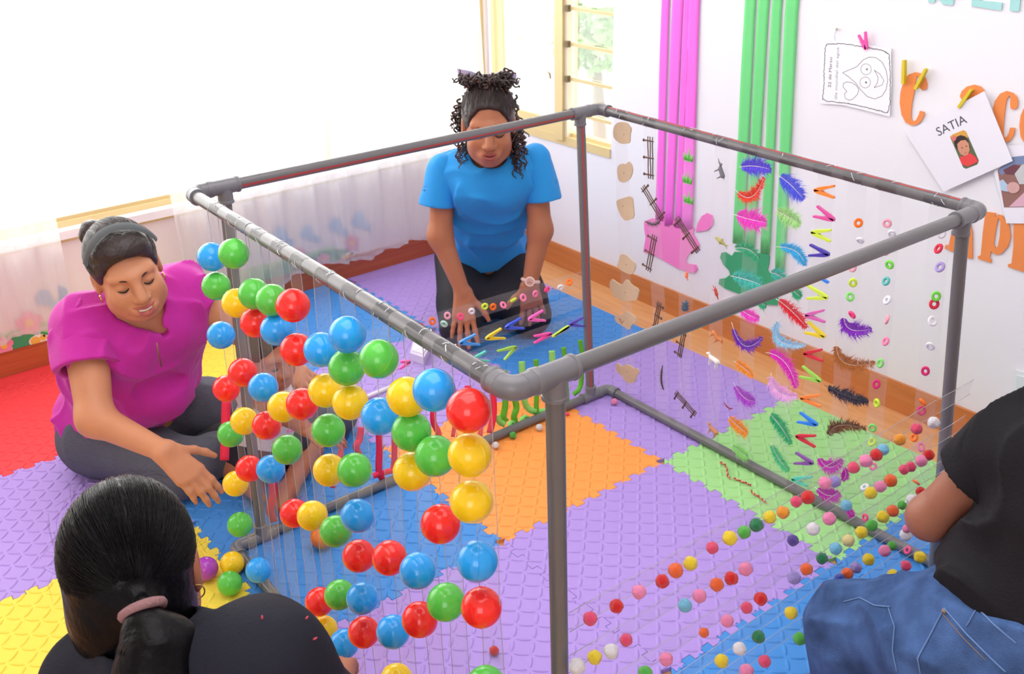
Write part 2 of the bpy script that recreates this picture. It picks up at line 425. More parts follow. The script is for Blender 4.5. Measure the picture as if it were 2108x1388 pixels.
for i in range(12):
    p = A + (B - A) * i / 11
    if sl_me is None:
        sl_me = mesh('slat', *(lambda q: (q.v, q.f))(MB().box((-.012, -.022, 0), (.012, .022, 1.3)))); sl_me.materials.append(m_slat)
    o = link('slat', sl_me, None, fe); o.location = (p[0] - fe.location[0], p[1] - fe.location[1], 0)
part(MB().box((-12.24, min(A[1], B[1]), .35), (-12.215, max(A[1], B[1]), .42)), 'rail', m_slat, fe)

# sheer curtains
m_sheer = clear_mat('sheer_curtain', (.97, .96, .96), .5, .05, .5, translucent=.55)
def curtain(name, ya, yb, label, hem, top=2.2, folds=9, amp=.016):
    nu, nv = 150, 40; vs = []; fs = []
    rs = np.random.RandomState(len(label)); ph = rs.uniform(0, 6, 4)
    for j in range(nv + 1):
        for i in range(nu + 1):
            u = i / nu; y = ya + (yb - ya) * u; zb = hem(u); z = zb + (top - zb) * j / nv
            low = 1 - j / nv
            x = -1.80 + amp * (math.sin(u * folds * 6.28 + ph[0] + .5 * math.sin(z * 3 + ph[1])) + .6 * math.sin(u * folds * 2.3 * 6.28 + ph[2] + z * .8)) * (.5 + .6 * low)
            vs.append((x, y + .008 * math.sin(z * 5 + u * 30), z))
    for j in range(nv):
        for i in range(nu):
            a = j * (nu + 1) + i; fs.append((a, a + 1, a + nu + 2, a + nu + 1))
    t = empty(name, (-1.80, (ya + yb) / 2, top)); tag(t, label, 'curtain')
    me = mesh('sheer_panel', [V(*v) - V(*t.location) for v in vs], fs); link('sheer_panel', me, m_sheer, t, True)
    hb = MB(); pts = [V(*vs[i]) + V(0, 0, .012) for i in range(0, nu + 1, 2)]
    for i in range(len(pts) - 1):
        p, q = pts[i], pts[i + 1]; b = len(hb.v)
        hb.add([p + V(.002, 0, -.012), q + V(.002, 0, -.012), q + V(.002, 0, .004), p + V(.002, 0, .004)], [(0, 1, 2, 3)])
    o = hb.build('hem', m_sheer, None); o.parent = t; o.location = -Vector(t.location)
curtain('sheer_curtain', -2.6, -1.118, 'white sheer curtain panel at the far left edge of the window', lambda u: .158 + .004 * math.sin(u * 30), folds=12)
curtain('sheer_curtain', -.718, .70, 'white sheer curtain panel behind the woman in blue', lambda u: .075 + .03 * min(1, max(0, (u - .18) * 6)) + .012 * math.sin(u * 20), folds=10)

# wall decorations low on the left wall (cut paper)
def wall_cut(px, X=None, Y=None): return [on_x(x, y, X) if X is not None else on_y(x, y, Y) for x, y in px]
def circ_px(cx, cy, rx, ry, n=14, a0=0): return [(cx + rx * math.cos(2 * PI * i / n + a0), cy + ry * math.sin(2 * PI * i / n + a0)) for i in range(n)]
def flat_thing(name, px, m, label, cat, group=None, X=None, Y=None, th=.002, holes=(), parent=None):
    loops = [wall_cut(px, X, Y)] + [wall_cut(h_, X, Y) for h_ in holes]
    n = V(1, 0, 0) if X is not None else V(0, -1, 0)
    c = np.mean(loops[0], 0)
    mb = MB().plate(loops, n, th)
    if parent is None:
        o = mb.build(name, m, None, False, origin=c); tag(o, label, cat, group)
    else:
        o = mb.build(name, m, None); o.parent = parent; o.location = -Vector(parent.location)
    return o
XD = WX + .0015
mg1 = mat('paper_green', (168, 214, 150), .8); mg2 = mat('paper_dark_green', (70, 165, 110), .8); mp1 = mat('paper_pink', (246, 150, 180), .8)
mb1 = mat('paper_blue', (150, 190, 222), .8); my1 = mat('paper_yellow', (250, 196, 84), .8); mw1 = mat('paper_white', (250, 250, 248), .8)
def strip_on_left(y0, y1, z0, z1, th=.002):
    return MB().box((XD, y0, z0), (XD + th, y1, z1))
st = strip_on_left(-2.2, -.035, .088, .155).build('paper_border', mg1); tag(st, 'pale green paper border strip along the bottom of the window wall', 'wall decoration')
def dark_hill(px, label):
    c = on_x(px[0], px[1], XD + .002); mb = MB()
    pts = [V(XD + .002, c[1] - .14, .089)] + [V(XD + .002, c[1] + .14 * math.cos(a), .089 + .055 * math.sin(a)) for a in np.linspace(PI, 0, 14)]
    o = mb.plate([pts], V(1, 0, 0), .0015).build('paper_hill', mg2, None, False); tag(o, label, 'wall decoration')
dark_hill((665, 548), 'dark green paper hill right of the pink flower'); dark_hill((605, 585), 'dark green paper hill behind the green ball strip'); dark_hill((25, 712), 'dark green paper hill left of the woman in magenta')
def flower(px, py, r, label, c=mp1, core=my1):
    c0 = on_x(px, py, XD + .004); t = empty('paper_flower', c0); tag(t, label, 'wall decoration')
    for k in range(5):
        a = 2 * PI * k / 5 + .3; q = c0 + V(0, math.cos(a), math.sin(a)) * r * .62
        pts = [q + V(0, math.cos(b), math.sin(b)) * r * .5 for b in np.linspace(0, 2 * PI, 12, endpoint=False)]
        part(MB().plate([pts], V(1, 0, 0), .001 + .0002 * k), 'petal', c, t)
    pts = [c0 + V(.0022, 0, 0) + V(0, math.cos(b), math.sin(b)) * r * .38 for b in np.linspace(0, 2 * PI, 12, endpoint=False)]
    part(MB().plate([pts], V(1, 0, 0), .001), 'flower_centre', core, t)
flower(666, 535, .028, 'pink paper flower at the hem of the right curtain')
flower(615, 525, .03, 'pink paper flower behind the sheer curtain above the balls')
flower(724, 500, .032, 'pink strawberry-coloured paper flower below the blue shapes')
flower(8, 712, .03, 'pink paper flower at the left edge of the photo')
flower(60, 665, .04, 'faded pink paper flower behind the left curtain')
def bee(px, py, label):
    c0 = on_x(px, py, XD + .003); t = empty('paper_bee', c0); tag(t, label, 'wall decoration')
    def disc(dy, dz, ry, rz, th, m, nm):
        pts = [c0 + V(0, dy + ry * math.cos(b), dz + rz * math.sin(b)) for b in np.linspace(0, 2 * PI, 14, endpoint=False)]
        part(MB().plate([pts], V(1, 0, 0), th), nm, m, t)
    disc(0, 0, .034, .022, .001, mw1, 'outline'); disc(-.012, 0, .017, .017, .002, my1, 'body'); disc(.016, .006, .012, .012, .002, my1, 'head')
    disc(.02, .012, .004, .005, .003, mat('ink', (50, 46, 50), .7), 'eye'); disc(.0, -.016, .005, .007, .002, mw1, 'wing')
bee(716, 530, 'small yellow paper bee just right of the pink flower'); bee(80, 700, 'small yellow paper bee left of the woman in magenta'); bee(606, 570, 'small yellow paper bee behind the ball strips')
def blue_bird(px, py, s, label):
    c0 = on_x(px, py, XD + .002); t = empty('paper_bird', c0); tag(t, label, 'wall decoration')
    def pl(pts, nm, th=.001): part(MB().plate([[c0 + V(0, a * s, b * s) for a, b in pts]], V(1, 0, 0), th), nm, mb1, t)
    pl([(-.5, .1), (-.1, .6), (.35, .45), (.5, -.1), (.1, -.45), (-.4, -.3)], 'body'); pl([(.3, -.1), (.9, -.5), (.7, -.9), (.1, -.5)], 'tail', .0015)
blue_bird(576, 486, .07, 'blue paper bird shape left of the middle of the curtain'); blue_bird(690, 465, .065, 'blue paper bird shape in the middle of the curtain')
blue_bird(738, 454, .07, 'blue paper bird shape nearest the woman in blue'); blue_bird(632, 480, .06, 'faint blue paper bird between the other bird shapes'); blue_bird(90, 615, .06, 'faint blue paper bird behind the left curtain')
flat_thing('paper_card', [(119, 586), (139, 596), (138, 622), (121, 620)], mat('paper_blue2', (112, 160, 205), .8), 'plain blue paper square beside the left curtain edge', 'wall decoration', X=XD)

# ================================================================== right wall decorations
YD = WY - .0022
def wpoly(pts, ox, oy, sc): return [(ox + x / sc, oy + y / sc) for x, y in pts]
m_pinkstrip = mat('pink_crepe', (250, 118, 226), .75, .2); m_greenstrip = mat('green_crepe', (118, 220, 138), .75, .2)
m_pinksplat = mat('pink_foam', (252, 138, 208), .8, .2); m_greensplat = mat('green_foam', (72, 172, 122), .8, .2)
def crepe(px, m, label, group):
    pts = wall_cut(px, None, YD); n = 14; vs = []; fs = []
    a0, a1, b1, b0 = pts   # top-left, top-right, bottom-right, bottom-left
    top_ext = 1.0
    for j in range(n + 1):
        t = j / n; l = a0 + (b0 - a0) * t; r = a1 + (b1 - a1) * t
        if j == 0: l = l + V(0, 0, top_ext * .35); r = r + V(0, 0, top_ext * .35)
        for i in range(5):
            u = i / 4; p = l + (r - l) * u; p = p + V(0, -.003 - .003 * abs(math.sin(u * 6 + t * 5)), 0); vs.append(p)
    for j in range(n):
        for i in range(4): a = j * 5 + i; fs.append((a, a + 5, a + 6, a + 1))
    c = np.mean(vs, 0); me = mesh('crepe_strip', [v - c for v in vs], fs); o = link('crepe_strip', me, m, None, True); o.location = tuple(c)
    md = o.modifiers.new('thick', 'SOLIDIFY'); md.thickness = .0012
    tag(o, label, 'paper strip', group)
crepe([(1364, -20), (1380, -20), (1366, 455), (1351, 452)], m_pinkstrip, 'narrow pink paper strip, leftmost, hanging down to pink splat', 'pink paper strips')
crepe([(1386, -20), (1409, -20), (1386, 462), (1370, 465)], m_pinkstrip, 'pink paper strip second from the left above pink splat', 'pink paper strips')
crepe([(1410, -20), (1422, -20), (1404, 470), (1391, 468)], m_pinkstrip, 'pink paper strip third from the left behind grass tufts', 'pink paper strips')
crepe([(1419, -20), (1442, -20), (1427, 470), (1405, 478)], m_pinkstrip, 'wide pink paper strip, rightmost, above the pink splat', 'pink paper strips')
crepe([(1536, -20), (1558, -20), (1533, 505), (1510, 500)], m_greenstrip, 'green paper strip, leftmost of four, behind the feathers', 'green paper strips')
crepe([(1563, -20), (1586, -20), (1555, 512), (1536, 510)], m_greenstrip, 'green paper strip, second from left of four', 'green paper strips')
crepe([(1592, -20), (1612, -20), (1586, 522), (1567, 520)], m_greenstrip, 'green paper strip, third from left of four', 'green paper strips')
crepe([(1619, -20), (1646, -20), (1616, 560), (1597, 560)], m_greenstrip, 'green paper strip, rightmost of four, longest', 'green paper strips')
flat_thing('foam_splat', [(1327, 456), (1343, 449), (1360, 452), (1367, 440), (1371, 452), (1374, 466), (1379, 467), (1387, 449), (1393, 462), (1420, 460), (1430, 470), (1427, 480), (1440, 503), (1438, 514), (1420, 521), (1413, 534), (1415, 542), (1433, 545), (1437, 553), (1430, 562), (1418, 560), (1395, 552), (1356, 530), (1325, 518), (1330, 490), (1327, 470)], m_pinksplat, 'pink foam paint splat shape on wall behind the toy fences', 'wall decoration', Y=YD, th=.003)
flat_thing('foam_drop', wpoly([(895, 1190), (910, 1110), (950, 1040), (1000, 1010), (1045, 1030), (1060, 1080), (1050, 1130), (1000, 1175)], 1240, 220, 4.627), m_pinksplat, 'pink foam drop shape right of the pink splat', 'wall decoration', Y=YD, th=.003)
flat_thing('foam_splat', [(1483, 530), (1486, 520), (1494, 519), (1507, 527), (1513, 518), (1566, 521), (1576, 517), (1585, 527), (1584, 542), (1580, 556), (1594, 566), (1602, 585), (1602, 628), (1580, 627), (1540, 612), (1492, 593), (1480, 584), (1482, 574), (1495, 572), (1504, 565), (1501, 556), (1490, 545)], m_greensplat, 'green foam paint splat shape on wall behind the feathers', 'wall decoration', Y=YD, th=.003)
m_orange = mat('orange_card', (240, 146, 84), .7, .2); m_teal = mat('teal_card', (168, 222, 220), .7, .2)
def letter(px, m, label, holes=()):
    flat_thing('paper_letter', px, m, label, 'letter', Y=YD, th=.003, holes=holes)
C1 = [(1155, 800), (1150, 845), (1115, 860), (1085, 835), (1078, 745), (1060, 716), (1045, 760), (1035, 850), (1010, 980), (1000, 1080), (1002, 1135), (1022, 1158), (1050, 1140), (1075, 1090), (1085, 1055), (1125, 1065), (1125, 1100), (1095, 1155), (1060, 1185), (1010, 1195), (950, 1165), (910, 1090), (893, 980), (900, 880), (930, 770), (975, 710), (1040, 687), (1100, 700), (1140, 745)]
C2 = [(2020, 960), (2015, 1020), (1985, 1045), (1950, 1030), (1945, 990), (1950, 930), (1940, 908), (1915, 940), (1900, 1010), (1890, 1090), (1880, 1220), (1882, 1300), (1905, 1312), (1930, 1270), (1945, 1215), (1990, 1218), (1985, 1270), (1960, 1320), (1920, 1355), (1860, 1320), (1800, 1180), (1780, 1030), (1800, 960), (1850, 890), (1910, 865), (1970, 885), (2005, 920)]
Z6 = (1660, 0, 4.627)
letter(wpoly(C1, *Z6), m_orange, 'orange paper letter C below the yellow pegs')
letter(wpoly(C2, *Z6), m_orange, 'orange paper letter C right of the name card')
letter(wpoly([(1465, 915), (1485, 865), (1535, 822), (1600, 806), (1660, 822), (1697, 862), (1660, 960), (1600, 1100), (1500, 1100), (1510, 980), (1480, 940)], *Z6), m_orange, 'orange paper letter mostly hidden behind the name card')
letter(wpoly([(2075, 1030), (2045, 1100), (2033, 1200), (2045, 1300), (2075, 1350), (2160, 1350), (2200, 1250), (2200, 1110), (2150, 1030)], *Z6), m_orange, 'orange paper letter O cut by the right photo edge', holes=[wpoly([(2105, 1090), (2090, 1200), (2105, 1300), (2135, 1300), (2155, 1200), (2140, 1090)], *Z6)])
Z7 = (1840, 170, 3.56)
letter(wpoly([(375, 1215), (380, 1190), (405, 1188), (440, 1040), (480, 945), (545, 940), (580, 1100), (580, 1290), (540, 1285), (525, 1200), (472, 1190), (465, 1250)], *Z7), m_orange, 'orange paper letter A partly behind the right corner post')
letter(wpoly([(670, 945), (750, 955), (745, 985), (770, 965), (800, 975), (850, 1050), (860, 1130), (840, 1200), (790, 1255), (750, 1260), (715, 1235), (705, 1280), (718, 1300), (715, 1320), (620, 1290), (620, 1270), (640, 1265), (655, 1100), (670, 990)], *Z7), m_orange, 'orange paper letter p right of the corner post', holes=[wpoly([(768, 990), (750, 1080), (735, 1180), (750, 1212), (765, 1200), (780, 1120), (785, 1020)], *Z7)])
letter(wpoly([(880, 1030), (1010, 1030), (1010, 1080), (965, 1085), (965, 1390), (840, 1350), (840, 1330), (865, 1325), (880, 1200)], *Z7), m_orange, 'orange paper letter r below the photo print')
letter(wpoly([(1160, -160), (1235, -160), (1330, -20), (1340, -160), (1425, -160), (1400, 50), (1300, 38), (1228, -60), (1228, 25), (1165, 20)], *Z6), m_teal, 'pale teal paper letter N at the top edge')
letter(wpoly([(1600, -160), (1680, -160), (1665, 5), (1870, 25), (1860, 100), (1575, 55)], *Z6), m_teal, 'pale teal paper letter L at the top edge')
letter(wpoly([(1960, -160), (2055, -160), (2030, 110), (1940, 100)], *Z6), m_teal, 'pale teal paper letter I at the top right corner')

# flat prints with ink drawn as thin raised ribbons
m_ink = mat('black_ink', (84, 82, 90), .8, .1); m_inkg = mat('grey_ink', (150, 150, 165), .8, .1)
m_sheet = mat('white_sheet', (246, 246, 252), .7, .2)
def ink_line(mb, px, Y, wpx, closed=False):
    pts = [on_y(x, y, Y) for x, y in px]
    if closed: pts = pts + [pts[0]]
    wv = wpx / 2055 * 2.75
    for a, b in zip(pts[:-1], pts[1:]):
        t = b - a
        if np.linalg.norm(t) < 1e-6: continue
        t = nrm(t); n_ = np.cross(t, V(0, 1, 0)) * wv / 2
        mb.add([a - n_, b - n_, b + n_, a + n_], [(0, 1, 2, 3)])
sh = empty('drawing_sheet', on_y(1765, 160, YD)); tag(sh, 'white sheet with a smiling drop drawing and handwriting, hanging by a pink peg', 'drawing')
yS = YD - .004
SH = wpoly([(130, 365), (370, 378), (560, 420), (806, 460), (812, 800), (795, 1112), (560, 1050), (350, 1000), (130, 985)], *Z6)
part(MB().plate([wall_cut(SH, None, yS)], V(0, -1, 0), .001), 'paper', m_sheet, sh)
yI = yS - .0014
bd = MB(); rs = np.random.RandomState(3)
bpath = [(180, 440), (200, 420), (330, 415), (430, 428), (600, 455), (740, 485), (785, 520), (800, 700), (795, 1000), (770, 1075), (600, 1030), (400, 985), (200, 965), (155, 940), (165, 800), (172, 600), (180, 440)]
bz = []
for a, b in zip(bpath[:-1], bpath[1:]):
    k = max(2, int(math.hypot(b[0] - a[0], b[1] - a[1]) / 7))
    for i in range(k): t = i / k; bz.append((a[0] + (b[0] - a[0]) * t + rs.uniform(-5, 5), a[1] + (b[1] - a[1]) * t + rs.uniform(-5, 5)))
ink_line(bd, wpoly(bz, *Z6), yI, 1.5); part(bd, 'scribbled_border', m_ink, sh)
dr = MB()
drop = [(345, 692), (480, 635), (540, 570), (600, 543), (660, 548), (720, 590), (760, 670), (775, 760), (760, 850), (720, 915), (650, 943), (580, 920), (520, 860), (470, 790), (400, 730)]
ink_line(dr, wpoly(drop, *Z6), yI, 1.0, True)
for cx, cy in ((568, 660), (560, 785)):
    ink_line(dr, wpoly(circ_px(cx, cy, 50, 52, 18), *Z6), yI, .8, True); ink_line(dr, wpoly(circ_px(cx + 8, cy, 7, 7, 8), *Z6), yI, 1.6, True)
ink_line(dr, wpoly([(645, 668), (700, 705), (738, 765), (720, 810), (645, 835), (675, 790), (683, 740), (665, 700)], *Z6), yI, .9, True)
ink_line(dr, wpoly([(350, 830), (352, 795), (380, 780), (425, 785), (475, 815), (500, 855), (485, 900), (440, 945), (405, 955), (370, 935), (362, 895), (385, 872)], *Z6), yI, 1.0, True)
part(dr, 'drop_drawing', m_ink, sh)
def text_on(txt, origin_px, along_px, h_px, Y, m, parent, name):
    cu = bpy.data.curves.new('text', 'FONT'); cu.body = txt; cu.size = 1; cu.extrude = 0; cu.resolution_u = 3
    to = bpy.data.objects.new('tmp', cu); COL.objects.link(to); dg = bpy.context.evaluated_depsgraph_get()
    me = bpy.data.meshes.new_from_object(to.evaluated_get(dg)); bpy.data.objects.remove(to)
    xs = [v.co.x for v in me.vertices]; wdt = max(xs)
    O = on_y(*origin_px, Y); A = on_y(*along_px, Y); ex = (A - O) / wdt; ez = nrm(np.cross(nrm(A - O), V(0, 1, 0)))
    if ez[2] < 0 and abs(ez[2]) > .3: ez = -ez
    hv = h_px / 2055 * 2.75 / .72
    for v in me.vertices: p = O + ex * v.co.x + ez * v.co.y * hv; v.co = Vector(p) - Vector(parent.location)
    o = link(name, me, m, parent); return o
text_on('22 de Marzo', (1660 + 232 / 4.627, 835 / 4.627), (1660 + 246 / 4.627, 545 / 4.627), 8, yI, m_ink, sh, 'handwriting')
text_on('día mundial del agua', (1660 + 290 / 4.627, 950 / 4.627), (1660 + 310 / 4.627, 450 / 4.627), 7, yI, m_inkg, sh, 'handwriting')
# hook and thread
hk = empty('wall_hook', on_y(1722, 62, YD)); tag(hk, 'small pale hook with a thread above the drop drawing', 'hook')
part(MB().ell(on_y(1722, 60, YD - .004), .004), 'hook_head', mat('hook_grey', (190, 196, 170), .4), hk, True)
part(MB().tube([on_y(1722, 60, YD - .006), on_y(1718, 72, YD - .006), on_y(1719, 84, YD - .006)], .0008, 5), 'thread', mat('thread', (190, 200, 220), .7), hk)

# name card with portrait print
nc = empty('name_card', on_y(1975, 290, YD)); tag(nc, 'white name card with a small baby portrait, pinned by a yellow peg', 'card')
yN = YD - .012
part(MB().plate([wall_cut(wpoly([(85, 365), (665, 62), (872, 575), (365, 800)], *Z7), None, yN)], V(0, -1, 0), .001), 'card', mat('card_white', (238, 238, 248), .7, .2), nc)
yN2 = yN - .0013
text_on('SATIA', (1840 + 325 / 3.56, 170 + 395 / 3.56), (1840 + 540 / 3.56, 170 + 292 / 3.56), 19, yN2, m_ink, nc, 'name_lettering')
def pic(px, m, nm, d=0, holes=()): part(MB().plate([wall_cut(wpoly(px, *Z7), None, yN2 - d)], V(0, -1, 0), .0002), nm, m, nc)
pic([(412, 398), (430, 380), (510, 348), (528, 358), (622, 570), (612, 600), (530, 632), (508, 622)], mat('print_green', (96, 112, 78), .6), 'portrait_print')
pic([(415, 398), (430, 380), (510, 348), (528, 358), (545, 400), (440, 440)], mat('print_gold', (222, 166, 70), .6), 'portrait_background', .0003)
pic([(440, 430), (455, 400), (490, 385), (525, 395), (545, 425), (560, 480), (480, 510), (450, 470)], mat('print_dark_hair', (52, 40, 40), .6), 'portrait_hair', .0006)
pic([(464, 450), (490, 425), (525, 420), (548, 445), (556, 490), (545, 525), (520, 538), (490, 525), (470, 490)], mat('print_skin', (214, 150, 122), .6), 'portrait_face', .0009)
pic([(484, 540), (520, 540), (560, 515), (600, 545), (618, 580), (545, 615), (500, 600), (485, 570)], mat('print_red', (232, 70, 72), .6), 'portrait_top', .0012)
pic([(422, 405), (440, 385), (462, 400), (450, 425), (428, 425)], mat('print_pink', (226, 120, 120), .6), 'portrait_bow', .0011)
for q in [(500, 478), (532, 466)]: pic(circ_px(*q, 6, 4, 8), mat('print_eye', (60, 40, 36), .6), 'portrait_eye', .0013)
pic([(516, 516), (535, 508), (538, 512), (520, 521)], mat('print_lip', (190, 90, 86), .6), 'portrait_mouth', .0013)
# second print
p2 = empty('photo_print', on_y(2085, 380, YD)); tag(p2, 'white-bordered photo print under the name card at the right edge', 'photo')
yP = YD - .006
def pic2(px, m, nm, d): part(MB().plate([wall_cut(wpoly(px, *Z7), None, yP - d)], V(0, -1, 0), .0004), nm, m, p2)
pic2([(735, 660), (760, 470), (1100, 440), (1150, 1035), (825, 1032)], mat('card_white', (238, 238, 248)), 'card', 0)
pic2([(760, 640), (870, 545), (1090, 520), (1110, 910), (808, 915)], mat('print_floor', (150, 108, 100), .6), 'print', .0006)
pic2([(765, 640), (870, 545), (1090, 520), (1090, 600), (900, 600), (790, 680)], mat('print_blue', (120, 140, 178), .6), 'print_background', .0012)
pic2([(800, 640), (880, 600), (960, 620), (940, 680), (820, 670)], mat('print_maroon', (112, 66, 78), .6), 'print_trousers', .0018)
pic2([(885, 670), (940, 600), (1090, 590), (1090, 740), (920, 745)], mat('print_shirt', (200, 204, 206), .6), 'print_shirt', .0022)
pic2(circ_px(875, 770, 48, 42, 14), mat('print_skin2', (214, 170, 168), .6), 'print_hand', .0026)
pic2([(775, 720), (800, 710), (845, 760), (835, 800), (785, 790)], mat('print_paleblue', (180, 206, 232), .6), 'print_sock', .0024)
pic2([(845, 910), (960, 800), (1090, 830), (1100, 908)], mat('print_pinkish', (222, 178, 196), .6), 'print_sheet', .002)
sw = empty('light_switch', on_y(2100, 800, YD)); tag(sw, 'white wall switch plate above the person in jeans', 'switch')
part(MB().plate([wall_cut([(2088, 763), (2093, 760), (2140, 774), (2134, 870), (2082, 856)], None, YD)], V(0, -1, 0), .007), 'switch_plate', mat('switch_white', (236, 240, 244), .35), sw)
part(MB().plate([wall_cut([(2094, 772), (2130, 782), (2126, 850), (2090, 842)], None, YD - .007)], V(0, -1, 0), .003), 'rocker', mat('switch_rocker', (226, 236, 240), .3), sw)
for q in [(1719, 0)]: pass
# ================================================================== foam mats
TS = .6
def edge_curve(flip, n=10):
    """dovetail boundary along +u from (0,0) to (1,0)*TS, offset in v"""
    p = TS / n; hgt = .0088; pts = []
    for k in range(n):
        c = (k + .5) * p; nk, hd = .0115, .0165
        pts += [(c - nk - .0035, -hgt), (c - hd + .001, hgt), (c + hd - .001, hgt), (c + nk + .0035, -hgt)]
    return [(a, b * flip) for a, b in pts]
def tile_outline(straight=()):
    g = .0006; h_ = TS
    bot = edge_curve(1); L = []
    c = .0085
    e = {}
    e['b'] = [(u, v) for u, v in bot]
    e['r'] = [(h_ + v, u) for u, v in bot]
    e['t'] = [(u, h_ + v) for u, v in bot][::-1]
    e['l'] = [(v, u) for u, v in bot][::-1]
    if 't' in straight: e['t'] = [(h_ - .009, h_ + .006), (.009, h_ + .006)]
    if 'l' in straight: e['l'] = [(-.006, h_ - .009), (-.006, .009)]
    for k in 'brtl': L += e[k]
    # shrink slightly towards the inside normal so the seam reads as a dark line
    n = len(L); out = []
    for i in range(n):
        a, b, c_ = np.array(L[i - 1]), np.array(L[i]), np.array(L[(i + 1) % n])
        t = nrm(nrm(b - a) + nrm(c_ - b) + 1e-9); out.append(b + g * np.array([-t[1], t[0]]))
    return out
def tile_mesh(straight):
    ol = tile_outline(straight); mb = MB()
    lo3 = [V(x, y, 0) for x, y in ol]; n = len(lo3)
    tris = tessellate_polygon([[Vector(p) for p in lo3]])
    top = [p + V(0, 0, 0) for p in lo3]; bev = []
    for i in range(n):
        a, b, c_ = lo3[i - 1], lo3[i], lo3[(i + 1) % n]; t = nrm(nrm(b - a) + nrm(c_ - b) + 1e-9); bev.append(b + .0012 * V(-t[1], t[0], 0))
    vs = [p + V(0, 0, -.012) for p in lo3] + [p + V(0, 0, -.001) for p in lo3] + bev
    fs = []
    for t in tris:
        a, b, c_ = (bev[i] for i in t); s_ = np.cross(b - a, c_ - a)[2]
        if s_ < 0: t = (t[0], t[2], t[1])
        fs.append(tuple(i + 2 * n for i in t))
    for i in range(n):
        j = (i + 1) % n; fs.append((i, j, n + j, n + i)); fs.append((n + i, n + j, 2 * n + j, 2 * n + i))
    return mesh('foam_mat', vs, fs)
def relief_mesh():
    vs = []; fs = []; N = 18; p = TS / N
    for i in range(N):
        for j in range(N):
            cx, cy = (i + .5) * p, (j + .5) * p; a = PI / 4 if (i + j) % 2 else -PI / 4
            if cx < .013 or cx > TS - .013 or cy < .013 or cy > TS - .013: continue
            b = len(vs); ca, sa = math.cos(a), math.sin(a)
            for (rl, rw, z) in ((.0195, .0056, 0), (.0168, .0043, .0018), (.011, .0022, .0026)):
                for k in range(10):
                    t = 2 * PI * k / 10; u = rl * math.copysign(abs(math.cos(t)) ** 1.0, math.cos(t)); v = rw * math.sin(t)
                    vs.append((cx + u * ca - v * sa, cy + u * sa + v * ca, z))
            for r_ in range(2):
                for k in range(10): fs.append((b + r_ * 10 + k, b + r_ * 10 + (k + 1) % 10, b + r_ * 10 + 10 + (k + 1) % 10, b + r_ * 10 + 10 + k))
            fs.append(tuple(b + 20 + k for k in range(10)))
    me = mesh('diamond_relief', vs, fs); me.shade_smooth(); return me
MC = {'purple': (174, 146, 220), 'blue': (70, 142, 216), 'orange': (250, 158, 78), 'green': (160, 216, 140), 'yellow': (240, 216, 76), 'red': (240, 66, 72)}
MM = {k: mat('foam_' + k, v, .62, .3, bump=.12, bscale=500) for k, v in MC.items()}
tm, tt, rm = tile_mesh(''), tile_mesh('t'), relief_mesh()
tiles = [(-3, 0, 'purple', 'purple foam puzzle mat under the kneeling woman in blue'), (-2, 0, 'blue', 'blue foam puzzle mat in front of the woman in blue, by the wood floor'),
 (-1, 0, 'purple', 'purple foam puzzle mat at the far bottom corner of the pipe frame'), (0, 0, 'green', 'light green foam puzzle mat, the only green one'),
 (1, 0, 'blue', 'blue foam puzzle mat right of the green mat near the right post'), (-3, -1, 'blue', 'blue foam puzzle mat at the window wall behind the balls'),
 (-2, -1, 'purple', 'purple foam puzzle mat behind the orange mat, under red ribbons'), (-1, -1, 'orange', 'orange foam puzzle mat in the middle of the pipe frame'),
 (0, -1, 'purple', 'purple foam puzzle mat in the centre foreground beside the front post'), (1, -1, 'blue', 'blue foam puzzle mat under the lowest pompom tapes and the jeans'),
 (-3, -2, 'yellow', 'yellow foam puzzle mat beside the window wall behind the woman in magenta'), (-2, -2, 'blue', 'blue foam puzzle mat under the toddler and magenta woman\'s hand'),
 (-1, -2, 'blue', 'blue foam puzzle mat under the lower half of the ball panel'), (0, -2, 'purple', 'purple foam puzzle mat below the ball panel at the bottom edge'),
 (-3, -3, 'red', 'red foam puzzle mat at the left edge behind the magenta woman'), (-2, -3, 'purple', 'purple foam puzzle mat left of the black-haired woman'),
 (-1, -3, 'yellow', 'yellow foam puzzle mat around the black-haired woman'), (0, -3, 'orange', 'orange foam puzzle mat peeking out right of the navy shoulder'),
 (2, -1, 'blue', 'blue foam puzzle mat at the right photo edge under the seated hips'), (1, -2, 'purple', 'purple foam puzzle mat just below the bottom edge of the photo'), (1, -3, 'yellow', 'yellow foam puzzle mat below the bottom edge beside the camera'),
 (-3, -4, 'yellow', 'yellow foam puzzle mat beyond the left edge next to the red one'), (-2, -4, 'blue', 'blue foam puzzle mat beyond the left edge next to the purple one'), (2, 0, 'purple', 'purple foam puzzle mat beyond the right edge by the wood floor')]
for i, j, c, lab in tiles:
    me = tt if j == 0 else tm
    o = bpy.data.objects.new('foam_mat', me); COL.objects.link(o); o.location = (i * TS, j * TS, 0)
    if not me.materials: me.materials.append(MM[c])
    o.material_slots[0].link = 'OBJECT'; o.material_slots[0].material = MM[c]
    tag(o, lab, 'mat', 'interlocking foam floor mats')
    r = bpy.data.objects.new('diamond_relief', rm); COL.objects.link(r); r.parent = o; r.location = (0, 0, -.00005)
    if not rm.materials: rm.materials.append(MM[c])
    r.material_slots[0].link = 'OBJECT'; r.material_slots[0].material = MM[c]; r['kind'] = 'stuff'
